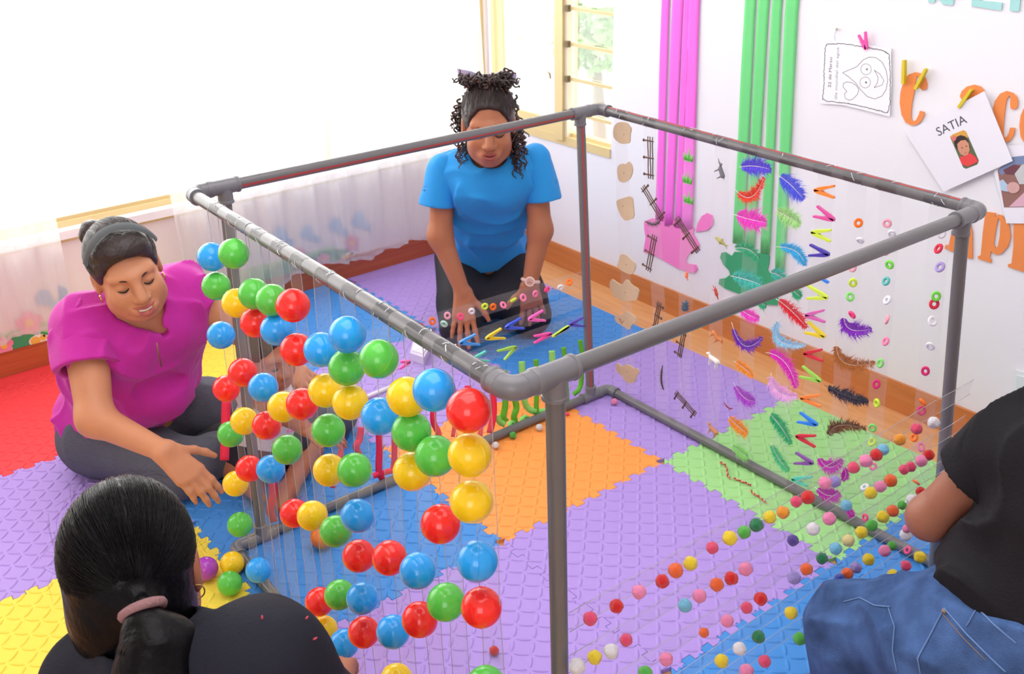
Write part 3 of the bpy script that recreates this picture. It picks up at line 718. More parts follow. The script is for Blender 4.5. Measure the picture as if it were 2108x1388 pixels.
# border strips at the window wall
for j, c, lab in [(0, 'purple', 'narrow purple foam border strip along the window wall'), (-1, 'blue', 'narrow blue foam border strip along the window wall'), (-2, 'yellow', 'narrow yellow foam border strip behind the magenta woman'), (-3, 'red', 'narrow red foam border strip along the window wall at left')]:
    crv = [V(v, u, 0) for u, v in edge_curve(1)]
    ol = [V(-.068, .002, 0)] + [p - V(.0006, 0, 0) for p in crv] + [V(-.068, TS - .002, 0)]
    o = MB().plate([[p - V(0, 0, .012) for p in ol]], V(0, 0, 1), .012).build('foam_border', MM[c]); o.location = (-1.8, j * TS, 0)
    tag(o, lab, 'mat')

# ================================================================== pipe frame
TL, TB, TR, TF = V(-.403, -1.124, .968), V(-.479, .164, .937), V(.735, .131, .932), V(.816, -1.184, 1.007)
BL, BB, BR, BF = V(-.412, -1.164, .0155), V(-.411, .162, .0155), V(.816, .160, .0155), V(.823, -1.178, .0155)
RP = .0137; TD = .078
m_pvc = mat('grey_pvc', (106, 105, 107), .26, .5, bump=.02, bscale=30)
m_joint = mat('grey_pvc_joint', (116, 116, 121), .32, .5)
m_red = mat('pipe_stripe_red', (176, 66, 66), .45)
m_collar = mat('pvc_collar', (104, 104, 108), .4)
frame = empty('pipe_frame', ((TL + BR) / 2 * V(1, 1, 0))); tag(frame, 'grey PVC pipe cube frame with red stripes standing on the foam mats', 'frame')
def pipe(a, b, stripe):
    d = nrm(b - a); o = part(MB().tube([a, a + (b - a) * .33, a + (b - a) * .66, b], RP, 20), 'pipe', m_pvc, frame); smooth_angle(o)
    if stripe is not None:
        s = nrm(stripe - d * np.dot(stripe, d)); w_ = np.cross(d, s); vs = []
        for p in (a, b):
            for an in np.linspace(-.19, .19, 4): vs.append(p + (s * math.cos(an) + w_ * math.sin(an)) * RP * 1.012)
        st = part(MB().add(vs, [(k, k + 1, k + 5, k + 4) for k in range(3)]), 'red_stripe', m_red, frame); st.parent = o; st.location = (0, 0, 0)
    return o
def corner(c, d1, d2):
    """90 degree elbow at c with arms towards d1 and d2"""
    R_ = .019; L = .042; arc = []
    o = c + (d1 + d2) * R_
    for k in range(9):
        t = k / 8 * PI / 2; arc.append(o - d2 * R_ * math.cos(t) - d1 * R_ * math.sin(t))
    path = [c + d1 * L] + arc + [c + d2 * L]
    e = part(MB().tube(path, RP * 1.26, 20), 'elbow_joint', m_joint, frame); smooth_angle(e)
    for d in (d1, d2):
        q = part(MB().tube([c + d * (L - .006), c + d * (L - .004), c + d * (L + .001), c + d * (L + .002)], [RP * 1.28, RP * 1.37, RP * 1.37, RP * 1.27], 20), 'collar', m_joint, frame)
        q.parent = e; q.location = (0, 0, 0); smooth_angle(q)
        q = part(MB().tube([c + d * .0195, c + d * .0205], [RP * 1.285] * 2, 20), 'collar', m_joint, frame); q.parent = e; q.location = (0, 0, 0); smooth_angle(q)
def tee(c, d, dz):
    mb = MB().tube([c - d * .034, c - d * .017, c + d * .017, c + d * .034], RP * 1.26, 20)
    e = part(mb, 'tee_joint', m_joint, frame); smooth_angle(e)
    q = part(MB().tube([c + dz * .004, c + dz * .036], RP * 1.26, 20), 'branch', m_joint, frame); q.parent = e; q.location = (0, 0, 0); smooth_angle(q)
    for p, dd in ((c - d * .034, d), (c + d * .034, -d), (c + dz * .036, -dz)):
        q = part(MB().tube([p + dd * .005, p + dd * .004, p - dd * .001, p - dd * .002], [RP * 1.28, RP * 1.37, RP * 1.37, RP * 1.27], 20), 'collar', m_joint, frame)
        q.parent = e; q.location = (0, 0, 0); smooth_angle(q)
up = V(0, 0, 1); tocam = nrm(CAM - V(0, -.4, .5))
for P, z in (((TL, TB, TR, TF), -1), ((BL, BB, BR, BF), 1)):
    l, b_, r, f_ = P
    rails = [(l, b_, V(.7, -.7, -.1)), (b_, r, V(.1, -.3, 1)), (f_, r, V(.4, -.2, -1)), (l, f_, V(.2, -.8, -1))]
    for a, c, s in rails:
        d = nrm(c - a); pipe(a + d * .03, c - d * .03, s if z < 0 else None)
    corner(l, nrm(b_ - l), nrm(f_ - l)); corner(b_, nrm(l - b_), nrm(r - b_)); corner(r, nrm(b_ - r), nrm(f_ - r)); corner(f_, nrm(r - f_), nrm(l - f_))
    dz = V(0, 0, z)
    for a, c in ((l, b_), (b_, l), (f_, r), (r, f_)):
        d = nrm(c - a); tee(a + d * TD, d, dz)
posts = []
for a, c, a2, c2, s in ((TL, TB, BL, BB, None), (TB, TL, BB, BL, V(.9, -.4, 0)), (TF, TR, BF, BR, None), (TR, TF, BR, BF, None)):
    t = a + nrm(c - a) * TD; b2 = a2 + nrm(c2 - a2) * TD; d = nrm(b2 - t); posts.append((t, b2))
    pipe(t + d * .02, b2 - d * .02, s)

# ================================================================== tape strips
m_tape = clear_mat('clear_tape', (.965, .965, .975), .07, .3, .16)
m_tape2 = clear_mat('clear_tape_dull', (.965, .965, .975), .1, .03, .3)
m_wrap = clear_mat('tape_wrap', (.93, .94, .95), .06, 1.0, .1)
m_edge = clear_mat('tape_edge', (.93, .94, .96), .3, .9, .15)
m_crease = mat('tape_crease', (238, 240, 245), .35)
def plane_y(x, z):
    """y of the ball panel"""
    u = (x + .405) / 1.22; t = (z - .015) / .97
    return (BL[1] * (1 - u) + BF[1] * u) * (1 - t) + (TL[1] * (1 - u) + TF[1] * u) * t
def strip(name, a, b, wdir, wd, nrm_, label, cat='tape', group=None, wrap=None, seed=0, edges=True):
    """tape band from a to b; wdir across; two creased edges; wrap = rail direction"""
    rs = np.random.RandomState(seed); t = empty(name, a); tag(t, label, cat, group)
    n = 18; vs = []; fs = []; ph = rs.uniform(0, 6, 3)
    for i in range(n + 1):
        u = i / n; p = a + (b - a) * u
        for k in (-1, -.4, .4, 1):
            vs.append(p + wdir * wd / 2 * k * (1 - .06 * math.sin(u * 7 + ph[0])) + nrm_ * (.0012 * math.sin(u * 15 + ph[1] + k * 2) + .0008 * math.sin(u * 31 + ph[2])))
    for i in range(n):
        for k in range(3): q = i * 4 + k; fs.append((q, q + 1, q + 5, q + 4))
    o = part(MB().add(vs, fs), 'tape_band', m_tape if edges else m_tape2, t, True)
    for k in ((0, 3) if edges else ()):
        o = part(MB().tube([vs[i * 4 + k] for i in range(n + 1)], .0007, 5), 'tape_edge', m_edge, t, True)
    if wrap is not None:
        for end, (rc, rd) in wrap.items():
            rd = nrm(rd); a_ = nrm(np.cross(rd, V(0, 0, 1))); b_ = np.cross(rd, a_); vs2 = []; f2 = []
            for i in range(17):
                an = 2 * PI * i / 16
                for k in (-.5, .5): vs2.append(rc + rd * wd * k + (a_ * math.cos(an) + b_ * math.sin(an)) * RP * 1.03)
            f2 = [(i * 2, i * 2 + 1, i * 2 + 3, i * 2 + 2) for i in range(16)]
            o = part(MB().add(vs2, f2), 'tape_wrap', m_wrap, t, True)
            cr = MB()
            for _ in range(5):
                an0 = rs.uniform(0, 6.28); x0_ = rs.uniform(-.45, .45); pts = []
                dx, da = rs.uniform(-.25, .25), rs.uniform(.3, 1.2)
                for k in range(5):
                    an = an0 + da * k / 4; pts.append(rc + rd * wd * (x0_ + dx * k / 4 + rs.uniform(-.02, .02)) + (a_ * math.cos(an) + b_ * math.sin(an)) * RP * 1.06)
                cr.tube(pts, .0006, 4)
            o = part(cr, 'tape_crease', m_crease, t); o['kind'] = 'stuff'
    return t

# ---- balls
BALLS = [(436,529,'blue'),(481,522,'green'),(445,589,'green'),(487,624,'yellow'),(523,605,'green'),(560,618,'green'),(603,629,'red'),(526,664,'red'),(569,679,'blue'),(455,690,'blue'),(611,720,'red'),(661,720,'blue'),(715,689,'blue'),(714,757,'green'),(780,739,'green'),(500,767,'red'),(466,800,'red'),(542,798,'blue'),(583,838,'yellow'),(622,832,'red'),(670,804,'yellow'),(721,828,'yellow'),(782,857,'blue'),(838,817,'yellow'),(893,803,'blue'),(965,845,'red'),(847,889,'green'),(896,939,'green'),(967,937,'yellow'),(849,971,'yellow'),(971,1033,'yellow'),(907,1079,'red'),(503,867,'yellow'),(549,876,'red'),(475,894,'green'),(591,926,'green'),(676,886,'green'),(513,965,'red'),(557,966,'blue'),(485,996,'yellow'),(678,968,'yellow'),(730,968,'green'),(494,1080,'green'),(606,1057,'red'),(643,1062,'yellow'),(691,1094,'green'),(736,1062,'blue'),(739,1145,'red'),(802,1149,'red'),(860,1175,'blue'),(982,1155,'blue'),(918,1240,'green'),(991,1251,'red'),(864,1276,'red'),(809,1301,'blue'),(699,1225,'green'),(746,1232,'blue'),(658,1239,'red'),(666,1297,'yellow'),(749,1302,'red'),(708,1326,'blue'),(816,1400,'yellow'),(1000,1411,'green'),(532,1174,'blue')]
COLS = [('436 445 455 466 475 485 494 532', 0)]
BC = {'blue': (44, 168, 252), 'green': (92, 202, 76), 'yellow': (255, 212, 30), 'red': (255, 48, 42), 'purple': (178, 70, 196), 'orange': (250, 130, 40)}
BM = {k: mat('ball_plastic_' + k, v, .17, .5) for k, v in BC.items()}
RB = .0302
bm_ = bmesh.new(); bmesh.ops.create_icosphere(bm_, subdivisions=4, radius=RB); ball_me = bpy.data.meshes.new('plastic_ball'); bm_.to_mesh(ball_me); bm_.free(); ball_me.shade_smooth(); ball_me.materials.append(BM['red'])
seam_me = mesh('seam', *(lambda q: (q.v, q.f))(MB().torus((0, 0, 0), RB - .0001, .0005, n=40, m=4))); seam_me.materials.append(BM['red'])
def ball(p, c, label, group, sc=1):
    o = bpy.data.objects.new('plastic_ball', ball_me); COL.objects.link(o); o.location = tuple(p); o.scale = (sc,) * 3
    o.rotation_euler = (random.uniform(.6, 2.2), random.uniform(-1, 1), random.uniform(0, 6))
    o.material_slots[0].link = 'OBJECT'; o.material_slots[0].material = BM[c]; tag(o, label, 'ball', group)
    s = bpy.data.objects.new('seam', seam_me); COL.objects.link(s); s.parent = o
    s.material_slots[0].link = 'OBJECT'; s.material_slots[0].material = BM[c]
    return o
bp = []
for px, py, c in BALLS:
    p = on_y(px, py, -1.185)
    for _ in range(6): p = on_y(px, py, plane_y(p[0], p[2]) - RB - .001)
    bp.append([p, c])
# group balls into vertical strips by x (1-D clustering)
ordx = sorted(range(len(bp)), key=lambda i: bp[i][0][0]); cl = [[ordx[0]]]
for i in ordx[1:]:
    m_ = np.mean([bp[k][0][0] for k in cl[-1]])
    if bp[i][0][0] - m_ > .052: cl.append([i])
    else: cl[-1].append(i)
BALL_STRIPS = []
for ci, g in enumerate(cl):
    xs = np.mean([bp[k][0][0] for k in g]); BALL_STRIPS.append(xs)
    g.sort(key=lambda k: -bp[k][0][2])
    for n_, k in enumerate(g):
        ball(bp[k][0], bp[k][1], 'glossy %s plastic ball, %s from the top on the %s ball tape from the left' % (bp[k][1], ORD[n_], ORD[ci]), 'plastic balls on the hanging tapes')
    u = (xs + .405) / 1.22
    top = TL + (TF - TL) * u; bot = BL + (BF - BL) * u
    top2 = top + V(0, -RP, 0); bot2 = bot + V(0, -RP, 0)
    strip('ball_tape', top2 + V(0, 0, -.0), bot2, V(1, 0, 0), .05, V(0, -1, 0), 'clear vertical sticky tape holding the %s column of balls from the left' % ORD[ci], 'tape', 'hanging tapes of the ball panel', {0: (top, TF - TL), 1: (bot, BF - BL)}, ci)
print('ball strips', np.round(BALL_STRIPS, 3), [len(g) for g in cl])
for px, py, c, lab in ((478, 1160, 'yellow', 'yellow plastic ball lying on the floor beside the purple one'), (473, 1201, 'green', 'green plastic ball lying on the yellow mat, nearest the black-haired woman'), (424, 1171, 'purple', 'purple plastic ball on the floor beside the black hair'), (662, 1106, 'orange', 'orange plastic ball on the blue mat behind the ball tapes')):
    ball(on_z(px, py, RB + .0018), c, lab, 'loose plastic balls on the floor')

# ---- pompoms
PC = {'hot pink': (238, 74, 118), 'red': (222, 22, 26), 'pink': (250, 142, 190), 'orange': (246, 104, 38), 'yellow': (244, 216, 40), 'green': (84, 188, 70), 'dark green': (22, 128, 78), 'white': (240, 238, 244), 'light blue': (120, 196, 232), 'lavender': (158, 142, 214), 'cream': (238, 220, 150), 'amber': (246, 158, 34), 'purple': (86, 62, 160), 'royal blue': (40, 66, 176)}
m_pom = {k: mat('pompom_' + k.replace(' ', '_'), v, .95, .1, bump=.6, bscale=700, sheen=.4) for k, v in PC.items()}
def pom_mesh(seed, r=.0118):
    rs = np.random.RandomState(seed); b = bmesh.new(); bmesh.ops.create_icosphere(b, subdivisions=4, radius=r)
    ph = rs.uniform(0, 6, 6)
    for v in b.verts:
        d = v.co.normalized(); s_ = 1 + .05 * math.sin(d.x * 5 + ph[0]) * math.sin(d.y * 4 + ph[1]) + .04 * math.sin(d.z * 6 + ph[2]) + rs.uniform(-.014, .014)
        v.co *= s_
    # loose fibres
    n0 = len(b.verts); b.verts.ensure_lookup_table()
    for _ in range(420):
        d = Vector(nrm(rs.randn(3))); t = Vector(nrm(rs.randn(3))); a = d.cross(t).normalized()
        p = d * r * .97; q = d * r * rs.uniform(1.04, 1.15) + t * r * .1
        x = b.verts.new(p + a * .00028); y = b.verts.new(p - a * .00028); z = b.verts.new(q); b.faces.new((x, y, z))
    me = bpy.data.meshes.new('pompom'); b.to_mesh(me); b.free(); me.shade_smooth(); me.materials.append(m_pom['red']); return me
pom_mes = [pom_mesh(i) for i in range(3)]
H, R_, P_, O_, Y_, G_, D_, W_, B_, L_ = 'hot pink', 'red', 'pink', 'orange', 'yellow', 'green', 'dark green', 'white', 'light blue', 'lavender'
ROWS = [('topmost', [(1215,1274,H,30),(1269,1248,R_,30),(1315,1219,P_,30),(1363,1197,R_,29),(1391,1175,O_,32),(1421,1160,Y_,30),(1466,1128,H,26),(1502,1108,Y_,31),(1532,1096,G_,28),(1557,1081,D_,29),(1584,1065,Y_,28),(1612,1055,'amber',27),(1639,1033,H,24),(1663,1024,R_,29),(1698,994,P_,27),(1719,992,L_,25),(1757,963,H,25),(1782,949,P_,27),(1804,937,R_,26),(1818,926,B_,24),(1852,905,'amber',25),(1887,883,H,24),(1922,870,W_,25)]),
 ('second', [(1188,1372,W_,35),(1224,1354,Y_,31),(1258,1341,W_,32),(1289,1318,H,27),(1410,1247,B_,29),(1440,1227,P_,29),(1476,1204,O_,29),(1505,1191,R_,29),(1535,1172,P_,29),(1632,1113,'purple',24),(1674,1089,W_,28),(1707,1068,P_,28),(1742,1041,B_,24),(1792,1015,Y_,26),(1812,1002,P_,25),(1833,990,O_,27),(1861,967,H,21),(1875,961,H,22),(1896,949,P_,25),(1912,937,R_,23)]),
 ('third', [(1328,1386,G_,30),(1371,1357,P_,29),(1449,1303,O_,21),(1497,1279,P_,27),(1537,1251,H,25),(1566,1233,R_,28),(1635,1190,L_,28),(1660,1172,O_,26),(1692,1150,D_,24),(1720,1130,B_,26),(1746,1113,'cream',26),(1773,1096,Y_,26),(1794,1082,G_,25),(1817,1064,Y_,26),(1838,1052,O_,25),(1857,1040,G_,19),(1878,1029,W_,24),(1895,1012,R_,20)]),
 ('fourth', [(1485,1361,Y_,29),(1522,1336,W_,28),(1561,1311,D_,27),(1628,1262,Y_,27),(1700,1212,O_,27),(1729,1194,'royal blue',25),(1744,1182,O_,25),(1762,1169,L_,24),(1788,1152,Y_,25),(1821,1134,P_,25),(1836,1124,G_,20),(1864,1102,W_,25),(1866,1089,P_,17)]),
 ('lowest', [(1537,1382,P_,30),(1574,1362,H,26),(1646,1315,G_,27),(1677,1287,'amber',24),(1819,1196,H,22),(1839,1184,Y_,24),(1865,1165,H,22),(1894,1147,Y_,25)])]
def pompom(p, c, dia_ratio, label, group):
    o = bpy.data.objects.new('pompom', random.choice(pom_mes)); COL.objects.link(o); o.location = tuple(p); o.scale = (dia_ratio,) * 3
    o.rotation_euler = [random.uniform(0, 6) for _ in range(3)]
    o.material_slots[0].link = 'OBJECT'; o.material_slots[0].material = m_pom[c]; tag(o, label, 'pompom', group); return o
XF = .836
for rn, row in ROWS:
    ps = []
    for k, (px, py, c, dpx) in enumerate(row):
        p = on_x(px, py, XF + .0125 + (.004 if k % 3 == 1 else 0)); depth = -(np.dot(p - CAM, CM[:, 2])); dia = dpx * depth / FPX / .0245
        pompom(p, c, min(1.15, max(.72, dia)), '%s fuzzy pompom, %s from the left on the %s pompom tape' % (c, ORD[k], rn), 'pompoms on the slanting tapes'); ps.append(p)
    ps = np.array(ps); A = np.polyfit(ps[:, 1], ps[:, 2], 1); y0_, y1_ = -1.10, .055
    a = V(XF, y0_, np.polyval(A, y0_) + .004); b = V(XF - .012, y1_, np.polyval(A, y1_) + .004)
    strip('pompom_tape', a, b, V(0, 0, 1), .034, V(1, 0, 0), 'clear sideways sticky tape carrying the %s row of pompoms' % rn, 'tape', 'tapes of the pompom panel', None, 50 + len(row))
for px, py, c, lab in ((1265, 827, P_, 'pink pompom on the purple mat near the far bottom corner'), (1110, 880, W_, 'white pompom on the orange mat just left of the front post'), (1056, 896, G_, 'green pompom on the orange mat beside the bottom pipe'), (1020, 917, W_, 'white pompom on the orange mat next to the red ball column'), (1017, 1340, R_, 'red pompom alone on the purple mat at the bottom')):
    pompom(on_z(px, py, .0125), c, .9, lab, 'loose pompoms on the floor')

# ================================================================== right-back panel
YB = .150
yb_it = YB - .008
# hanging tapes: (px at top rail, px at lower end)
TAPES = [((1277, 240), (1296, 830), 'wooden blanks'), ((1336, 262), (1368, 860), 'toy fences'), ((1420, 285), (1405, 880), 'grass tufts'), ((1486, 300), (1465, 910), 'toy animals'), ((1549, 318), (1530, 950), 'first feathers'), ((1629, 338), (1605, 985), 'second feathers'), ((1702, 356), (1655, 1012), 'clothes pegs'), ((1765, 372), (1712, 1045), 'third feathers'), ((1835, 388), (1786, 1085), 'left small rings'), ((1938, 410), (1880, 1135), 'right small rings')]
railz = lambda x: TB[2] + (TR[2] - TB[2]) * (x - TB[0]) / (TR[0] - TB[0])
raily = lambda x: TB[1] + (TR[1] - TB[1]) * (x - TB[0]) / (TR[0] - TB[0])
for k, (t_, b_, nm) in enumerate(TAPES):
    a = on_y(*t_, YB); a = V(a[0], YB, railz(a[0])); b = on_y(*b_, YB); b = V(b[0], YB, .02)
    strip('hanging_tape', a, b, V(1, 0, 0), .052, V(0, -1, 0), 'clear vertical sticky tape carrying the %s, %s from the left' % (nm, ORD[k]), 'tape', 'hanging tapes of the far right panel', {0: (V(a[0], raily(a[0]), a[2]), TR - TB)}, 20 + k, False)
def yz_pts(pts, ox, oy, sc, Y=yb_it): return [on_y(ox + x / sc, oy + y / sc, Y) for x, y in pts]
Z4, Z5 = (1240, 220, 4.627), (1240, 500, 4.627)
m_blank = mat('raw_wood', (200, 178, 150), .7, .2, var=.06, vscale=20, bump=.05, bscale=80); m_hole = mat('dark_hole', (60, 50, 44), .8)
BL_ = [(Z4, [(120, 180), (150, 150), (185, 142), (245, 152), (265, 180), (285, 208), (272, 258), (270, 345), (200, 352), (165, 340), (115, 295), (110, 240)], (215, 262)),
 (Z4, [(150, 570), (180, 540), (230, 545), (262, 515), (290, 560), (297, 610), (275, 680), (215, 725), (165, 705), (150, 640)], (215, 628)),
 (Z4, [(138, 890), (200, 868), (265, 848), (295, 870), (300, 920), (312, 1058), (228, 1088), (185, 1040), (150, 960)], (205, 943)),
 (Z5, [(175, 110), (220, 105), (270, 150), (328, 205), (310, 270), (280, 303), (200, 270), (143, 225), (165, 170)], (236, 205)),
 (Z5, [(75, 385), (95, 338), (150, 380), (195, 400), (225, 350), (250, 350), (285, 400), (358, 440), (345, 510), (330, 550), (195, 555), (110, 500), (85, 440)], (225, 470)),
 (Z5, [(125, 685), (205, 685), (225, 650), (260, 660), (330, 710), (330, 755), (285, 780), (265, 830), (200, 790), (130, 745)], (212, 745)),
 (Z5, [(130, 1170), (155, 1138), (185, 1175), (240, 1155), (285, 1170), (310, 1200), (345, 1190), (355, 1240), (330, 1270), (320, 1320), (265, 1340), (220, 1310), (190, 1260), (150, 1235)], (248, 1225))]
BLN = ['roundish pale wooden blank, topmost under the far pipe corner', 'shield-like wooden blank, second from the top', 'wedge-like wooden blank, third from the top', 'tilted four-cornered wooden blank, fourth from the top', 'wide winged wooden blank, fifth from the top', 'wooden blank with a red scribble, sixth from the top', 'wide wooden blank at the bottom above the purple mat']
for (z, pts, hole), lab in zip(BL_, BLN):
    P3 = yz_pts(pts, *z); c = np.mean(P3, 0); t = empty('wooden_blank', c); tag(t, lab, 'wooden shape', 'wooden blanks on the leftmost hanging tape')
    # round corners once (chaikin)
    q = []
    for i in range(len(P3)): a, b = P3[i], P3[(i + 1) % len(P3)]; q += [a * .8 + b * .2, a * .2 + b * .8]
    part(MB().plate([q], V(0, -1, 0), .004), 'board', m_blank, t)
    hc = yz_pts([hole], *z)[0] + V(0, -.0041, 0); part(MB().plate([[hc + V(math.cos(a), 0, math.sin(a)) * .0016 for a in np.linspace(0, 2 * PI, 8, endpoint=False)]], V(0, -1, 0), .0003), 'peg_hole', m_hole, t)
    if 'red' in lab:
        part(MB().tube([p + V(0, -.0045, 0) for p in yz_pts([(165, 718), (185, 728), (180, 745), (200, 750), (195, 770)], *z)], .0009, 5), 'red_scribble', mat('red_marker', (206, 90, 84), .7), t)
# toy fences
m_fence = mat('brown_plastic', (92, 62, 50), .5)
def fence(A, B, wpx, label, flip=1):
    a, b = on_y(*A, yb_it), on_y(*B, yb_it); d = nrm(b - a); s_ = nrm(np.cross(d, V(0, 1, 0))) * flip; L = np.linalg.norm(b - a); wv = wpx / 2055 * 2.75
    t = empty('toy_fence', (a + b) / 2); tag(t, label, 'toy fence', 'brown toy fences')
    rs = np.random.RandomState(int(A[0] + A[1]))
    for k in (-.28, .02, .32):
        pts = [a + d * L * u + s_ * wv * (k + .02 * math.sin(u * 9 + k * 9)) for u in np.linspace(-.12, 1.12, 9)]
        part(MB().tube(pts, .0017, 6), 'rail', m_fence, t, True)
    for u in (0, .5, 1):
        c = a + d * L * u + V(0, -.0015, 0)
        part(MB().tube([c - s_ * wv * .75, c, c + s_ * wv * .52], [.0026, .0022, .0016], 6), 'post', m_fence, t, True)
        part(MB().ell(c - s_ * wv * .8, (.0035, .003, .0045)), 'post_base', m_fence, t, True)
fence((1338, 290), (1339, 360), 22, 'brown toy fence, upright, highest on its tape'); fence((1327, 390), (1360, 445), 19, 'slanted brown toy fence above the pink splat', -1)
fence((1397, 455), (1433, 512), 19, 'slanted brown toy fence on the right half of pink splat'); fence((1346, 492), (1335, 551), 21, 'brown toy fence at the lower left of the pink splat')
fence((1357, 628), (1349, 672), 17, 'brown toy fence half covered by the front pipe', -1); fence((1407, 688), (1399, 730), 17, 'brown toy fence below the dark blue beetle'); fence((1394, 812), (1428, 850), 18, 'slanted brown toy fence lowest, over the purple mat')
# grass tufts
m_grass = mat('toy_grass', (112, 206, 92), .6)
for k, (px, py) in enumerate([(1417, 330), (1415, 376), (1417, 417)]):
    c = on_y(px, py, yb_it); t = empty('grass_tuft', c); tag(t, 'small green plastic grass tuft, %s from the top on pink strips' % ORD[k], 'toy grass', 'plastic grass tufts')
    part(MB().box(c + V(-.014, -.002, -.003), c + V(.014, .002, .001)), 'tuft_base', m_grass, t)
    for i, (dx, h_) in enumerate([(-.012, .014), (-.007, .018), (-.002, .012), (.001, .026), (.005, .015), (.009, .012), (.012, .016)]):
        h_ *= 1.35; p = c + V(dx * 1.0, 0, 0); part(MB().tube([p, p + V(dx * .3, -.001, h_ * .5), p + V(dx * .6, -.002, h_)], [.0032, .0022, .0003], 5), 'blade', m_grass, t, True)
# toy animals (small SDF casts)
def sdf_thing(name, S_, h, m, label, cat, parent=None, smooth=1, extra=None):
    v, q = S_.mesh(h, smooth); c = v.mean(0)
    if parent is None:
        me = fast_mesh(name, v, q, c); o = link(name, me, m); o.location = tuple(c); tag(o, label, cat)
    else:
        me = fast_mesh(name, v, q, parent.location); o = link(name, me, m, parent)
    return o
def toy_animal(px, py, ang, L, m, label, flip=1, trunk=False, tail=.3):
    """quadruped; body axis at image angle"""
    c = on_y(px, py, yb_it - .002); ca, sa = math.cos(ang), math.sin(ang); X = V(ca, 0, sa) * flip; Zz = V(-sa, 0, ca); Yv = V(0, -1, 0)
    def P(a, b, d=0): return c + X * a * L + Zz * b * L + Yv * d * L
    s_ = SDF(); s_.cap(P(-.28, .02), P(.22, .05), .15 * L, .13 * L, .06 * L)
    s_.cap(P(.24, .06), P(.42, .2), .09 * L, .07 * L, .05 * L); s_.cap(P(.42, .21), P(.58, .14), .085 * L, .045 * L, .04 * L)
    for x in (-.27, .2):
        for d in (-.07, .07): s_.cap(P(x, -.02, d), P(x + .02, -.24, d * 1.3), .055 * L, .035 * L, .03 * L); s_.cap(P(x + .02, -.24, d * 1.3), P(x, -.42, d * 1.3), .036 * L, .034 * L, .02 * L)
    s_.cap(P(-.38, .08), P(-.55, -.06 + tail * .2), .035 * L, .015 * L, .03 * L)
    for d in (-.05, .05): s_.cap(P(.42, .26, d), P(.4, .33, d), .025 * L, .012 * L, .02 * L)
    if trunk: s_.cap(P(.56, .14), P(.85, .2), .045 * L, .02 * L, .03 * L)
    sdf_thing('toy_animal', s_, L * .022, m, label, 'toy animal')
toy_animal(1484, 354, -1.0, .042, mat('toy_grey', (112, 114, 120), .5), 'small grey toy anteater with a long snout high on its tape', -1, True)
toy_animal(1474, 693, -.7, .044, mat('toy_tiger', (206, 120, 62), .5, var=.3, vscale=200), 'small orange toy tiger above the white horse', 1)
toy_animal(1469, 741, -.15, .05, mat('toy_white', (236, 232, 226), .5), 'small white toy horse over the purple mat', -1)
toy_animal(1468, 886, -.3, .045, mat('toy_tan', (198, 132, 92), .5), 'small tan toy big cat above the bottom pipe', -1)
# shark
c = on_y(1484, 497, yb_it); X = nrm(V(.9, 0, -.35)); Zz = V(.35, 0, .9); s_ = SDF()
s_.cap(c - X * .018, c, .0035, .0062, .004).cap(c, c + X * .02, .0062, .0018, .004).cap(c + X * .019, c + X * .027 + Zz * .007, .0018, .0008, .002).cap(c + X * .019, c + X * .027 - Zz * .006, .0018, .0008, .002).cap(c + Zz * .004, c + Zz * .012 + X * .003, .003, .0008, .002).cap(c - Zz * .003 - X * .004, c - Zz * .011 + X * .002, .0028, .0008, .002)
sdf_thing('toy_shark', s_, .0008, mat('toy_olive', (170, 166, 96), .5), 'small olive toy shark below the grey anteater', 'toy animal')
# crawling toys
def crawler(px, py, body, legs, m, label, name):
    c = on_y(px, py, yb_it); s_ = SDF()
    for (a, b, r1, r2) in body + legs: s_.cap(c + V(a[0], -.002, a[1]), c + V(b[0], -.001, b[1]), r1, r2, .002)
    sdf_thing(name, s_, .0008, m, label, 'toy animal')
crawler(1414, 567, [((0, -.002), (0, .006), .005, .004)], [((0, -.004), (.004, -.016), .0016, .0006), ((.003, -.004), (.009, -.014), .0014, .0006), ((-.003, .004), (-.008, .008), .0014, .0006), ((.002, .008), (.006, .016), .0016, .0006), ((-.002, .004), (-.007, 0), .0012, .0006), ((0, .008), (-.002, .014), .0014, .0006)], mat('toy_orange', (246, 124, 84), .5), 'small orange toy octopus under the pink splat', 'toy_octopus')
crawler(1474, 602, [((.004, -.004), (-.002, .008), .0048, .004), ((.004, -.004), (.011, -.018), .003, .0012)], [((-.002, .008), (-.012, .016), .0018, .0012), ((-.003, .004), (-.014, .006), .0016, .0008), ((0, .008), (-.003, .018), .0018, .0008)], mat('toy_red', (190, 70, 50), .5), 'small red toy lobster between pink and green splats', 'toy_lobster')
crawler(1411, 630, [((0, -.006), (0, .008), .010, .008)], [((0, .002), (a, b), .0022, .0012) for a, b in ((.017, .006), (.016, -.006), (-.015, .008), (-.016, -.004), (.002, .02), (.013, -.016), (-.008, -.017), (.011, .014))], mat('toy_dark_blue', (70, 88, 108), .5), 'dark blue toy beetle above the front pipe', 'toy_beetle')
def centipede(px_pts, label):
    P = [on_y(x, y, yb_it) for x, y in px_pts]; t = empty('toy_centipede', P[len(P) // 2]); tag(t, label, 'toy animal', 'dark toy centipedes')
    part(MB().tube(P, [.0012] + [.0028] * (len(P) - 2) + [.0014], 8), 'body', mat('toy_black', (66, 60, 62), .5), t, True)
    lg = MB()
    for i in range(1, len(P) - 1):
        for f in (0, .33, .66):
            p = P[i] + (P[i + 1] - P[i]) * f; d = nrm(P[i + 1] - P[i]); s_ = np.cross(d, V(0, 1, 0))
            for sg in (-1, 1): lg.tube([p, p + s_ * sg * .006 + V(0, -.003, 0), p + s_ * sg * .009], [.0008, .0007, .0003], 4)
    o = part(lg, 'legs', mat('toy_black', (66, 60, 62)), t); o['kind'] = 'stuff'
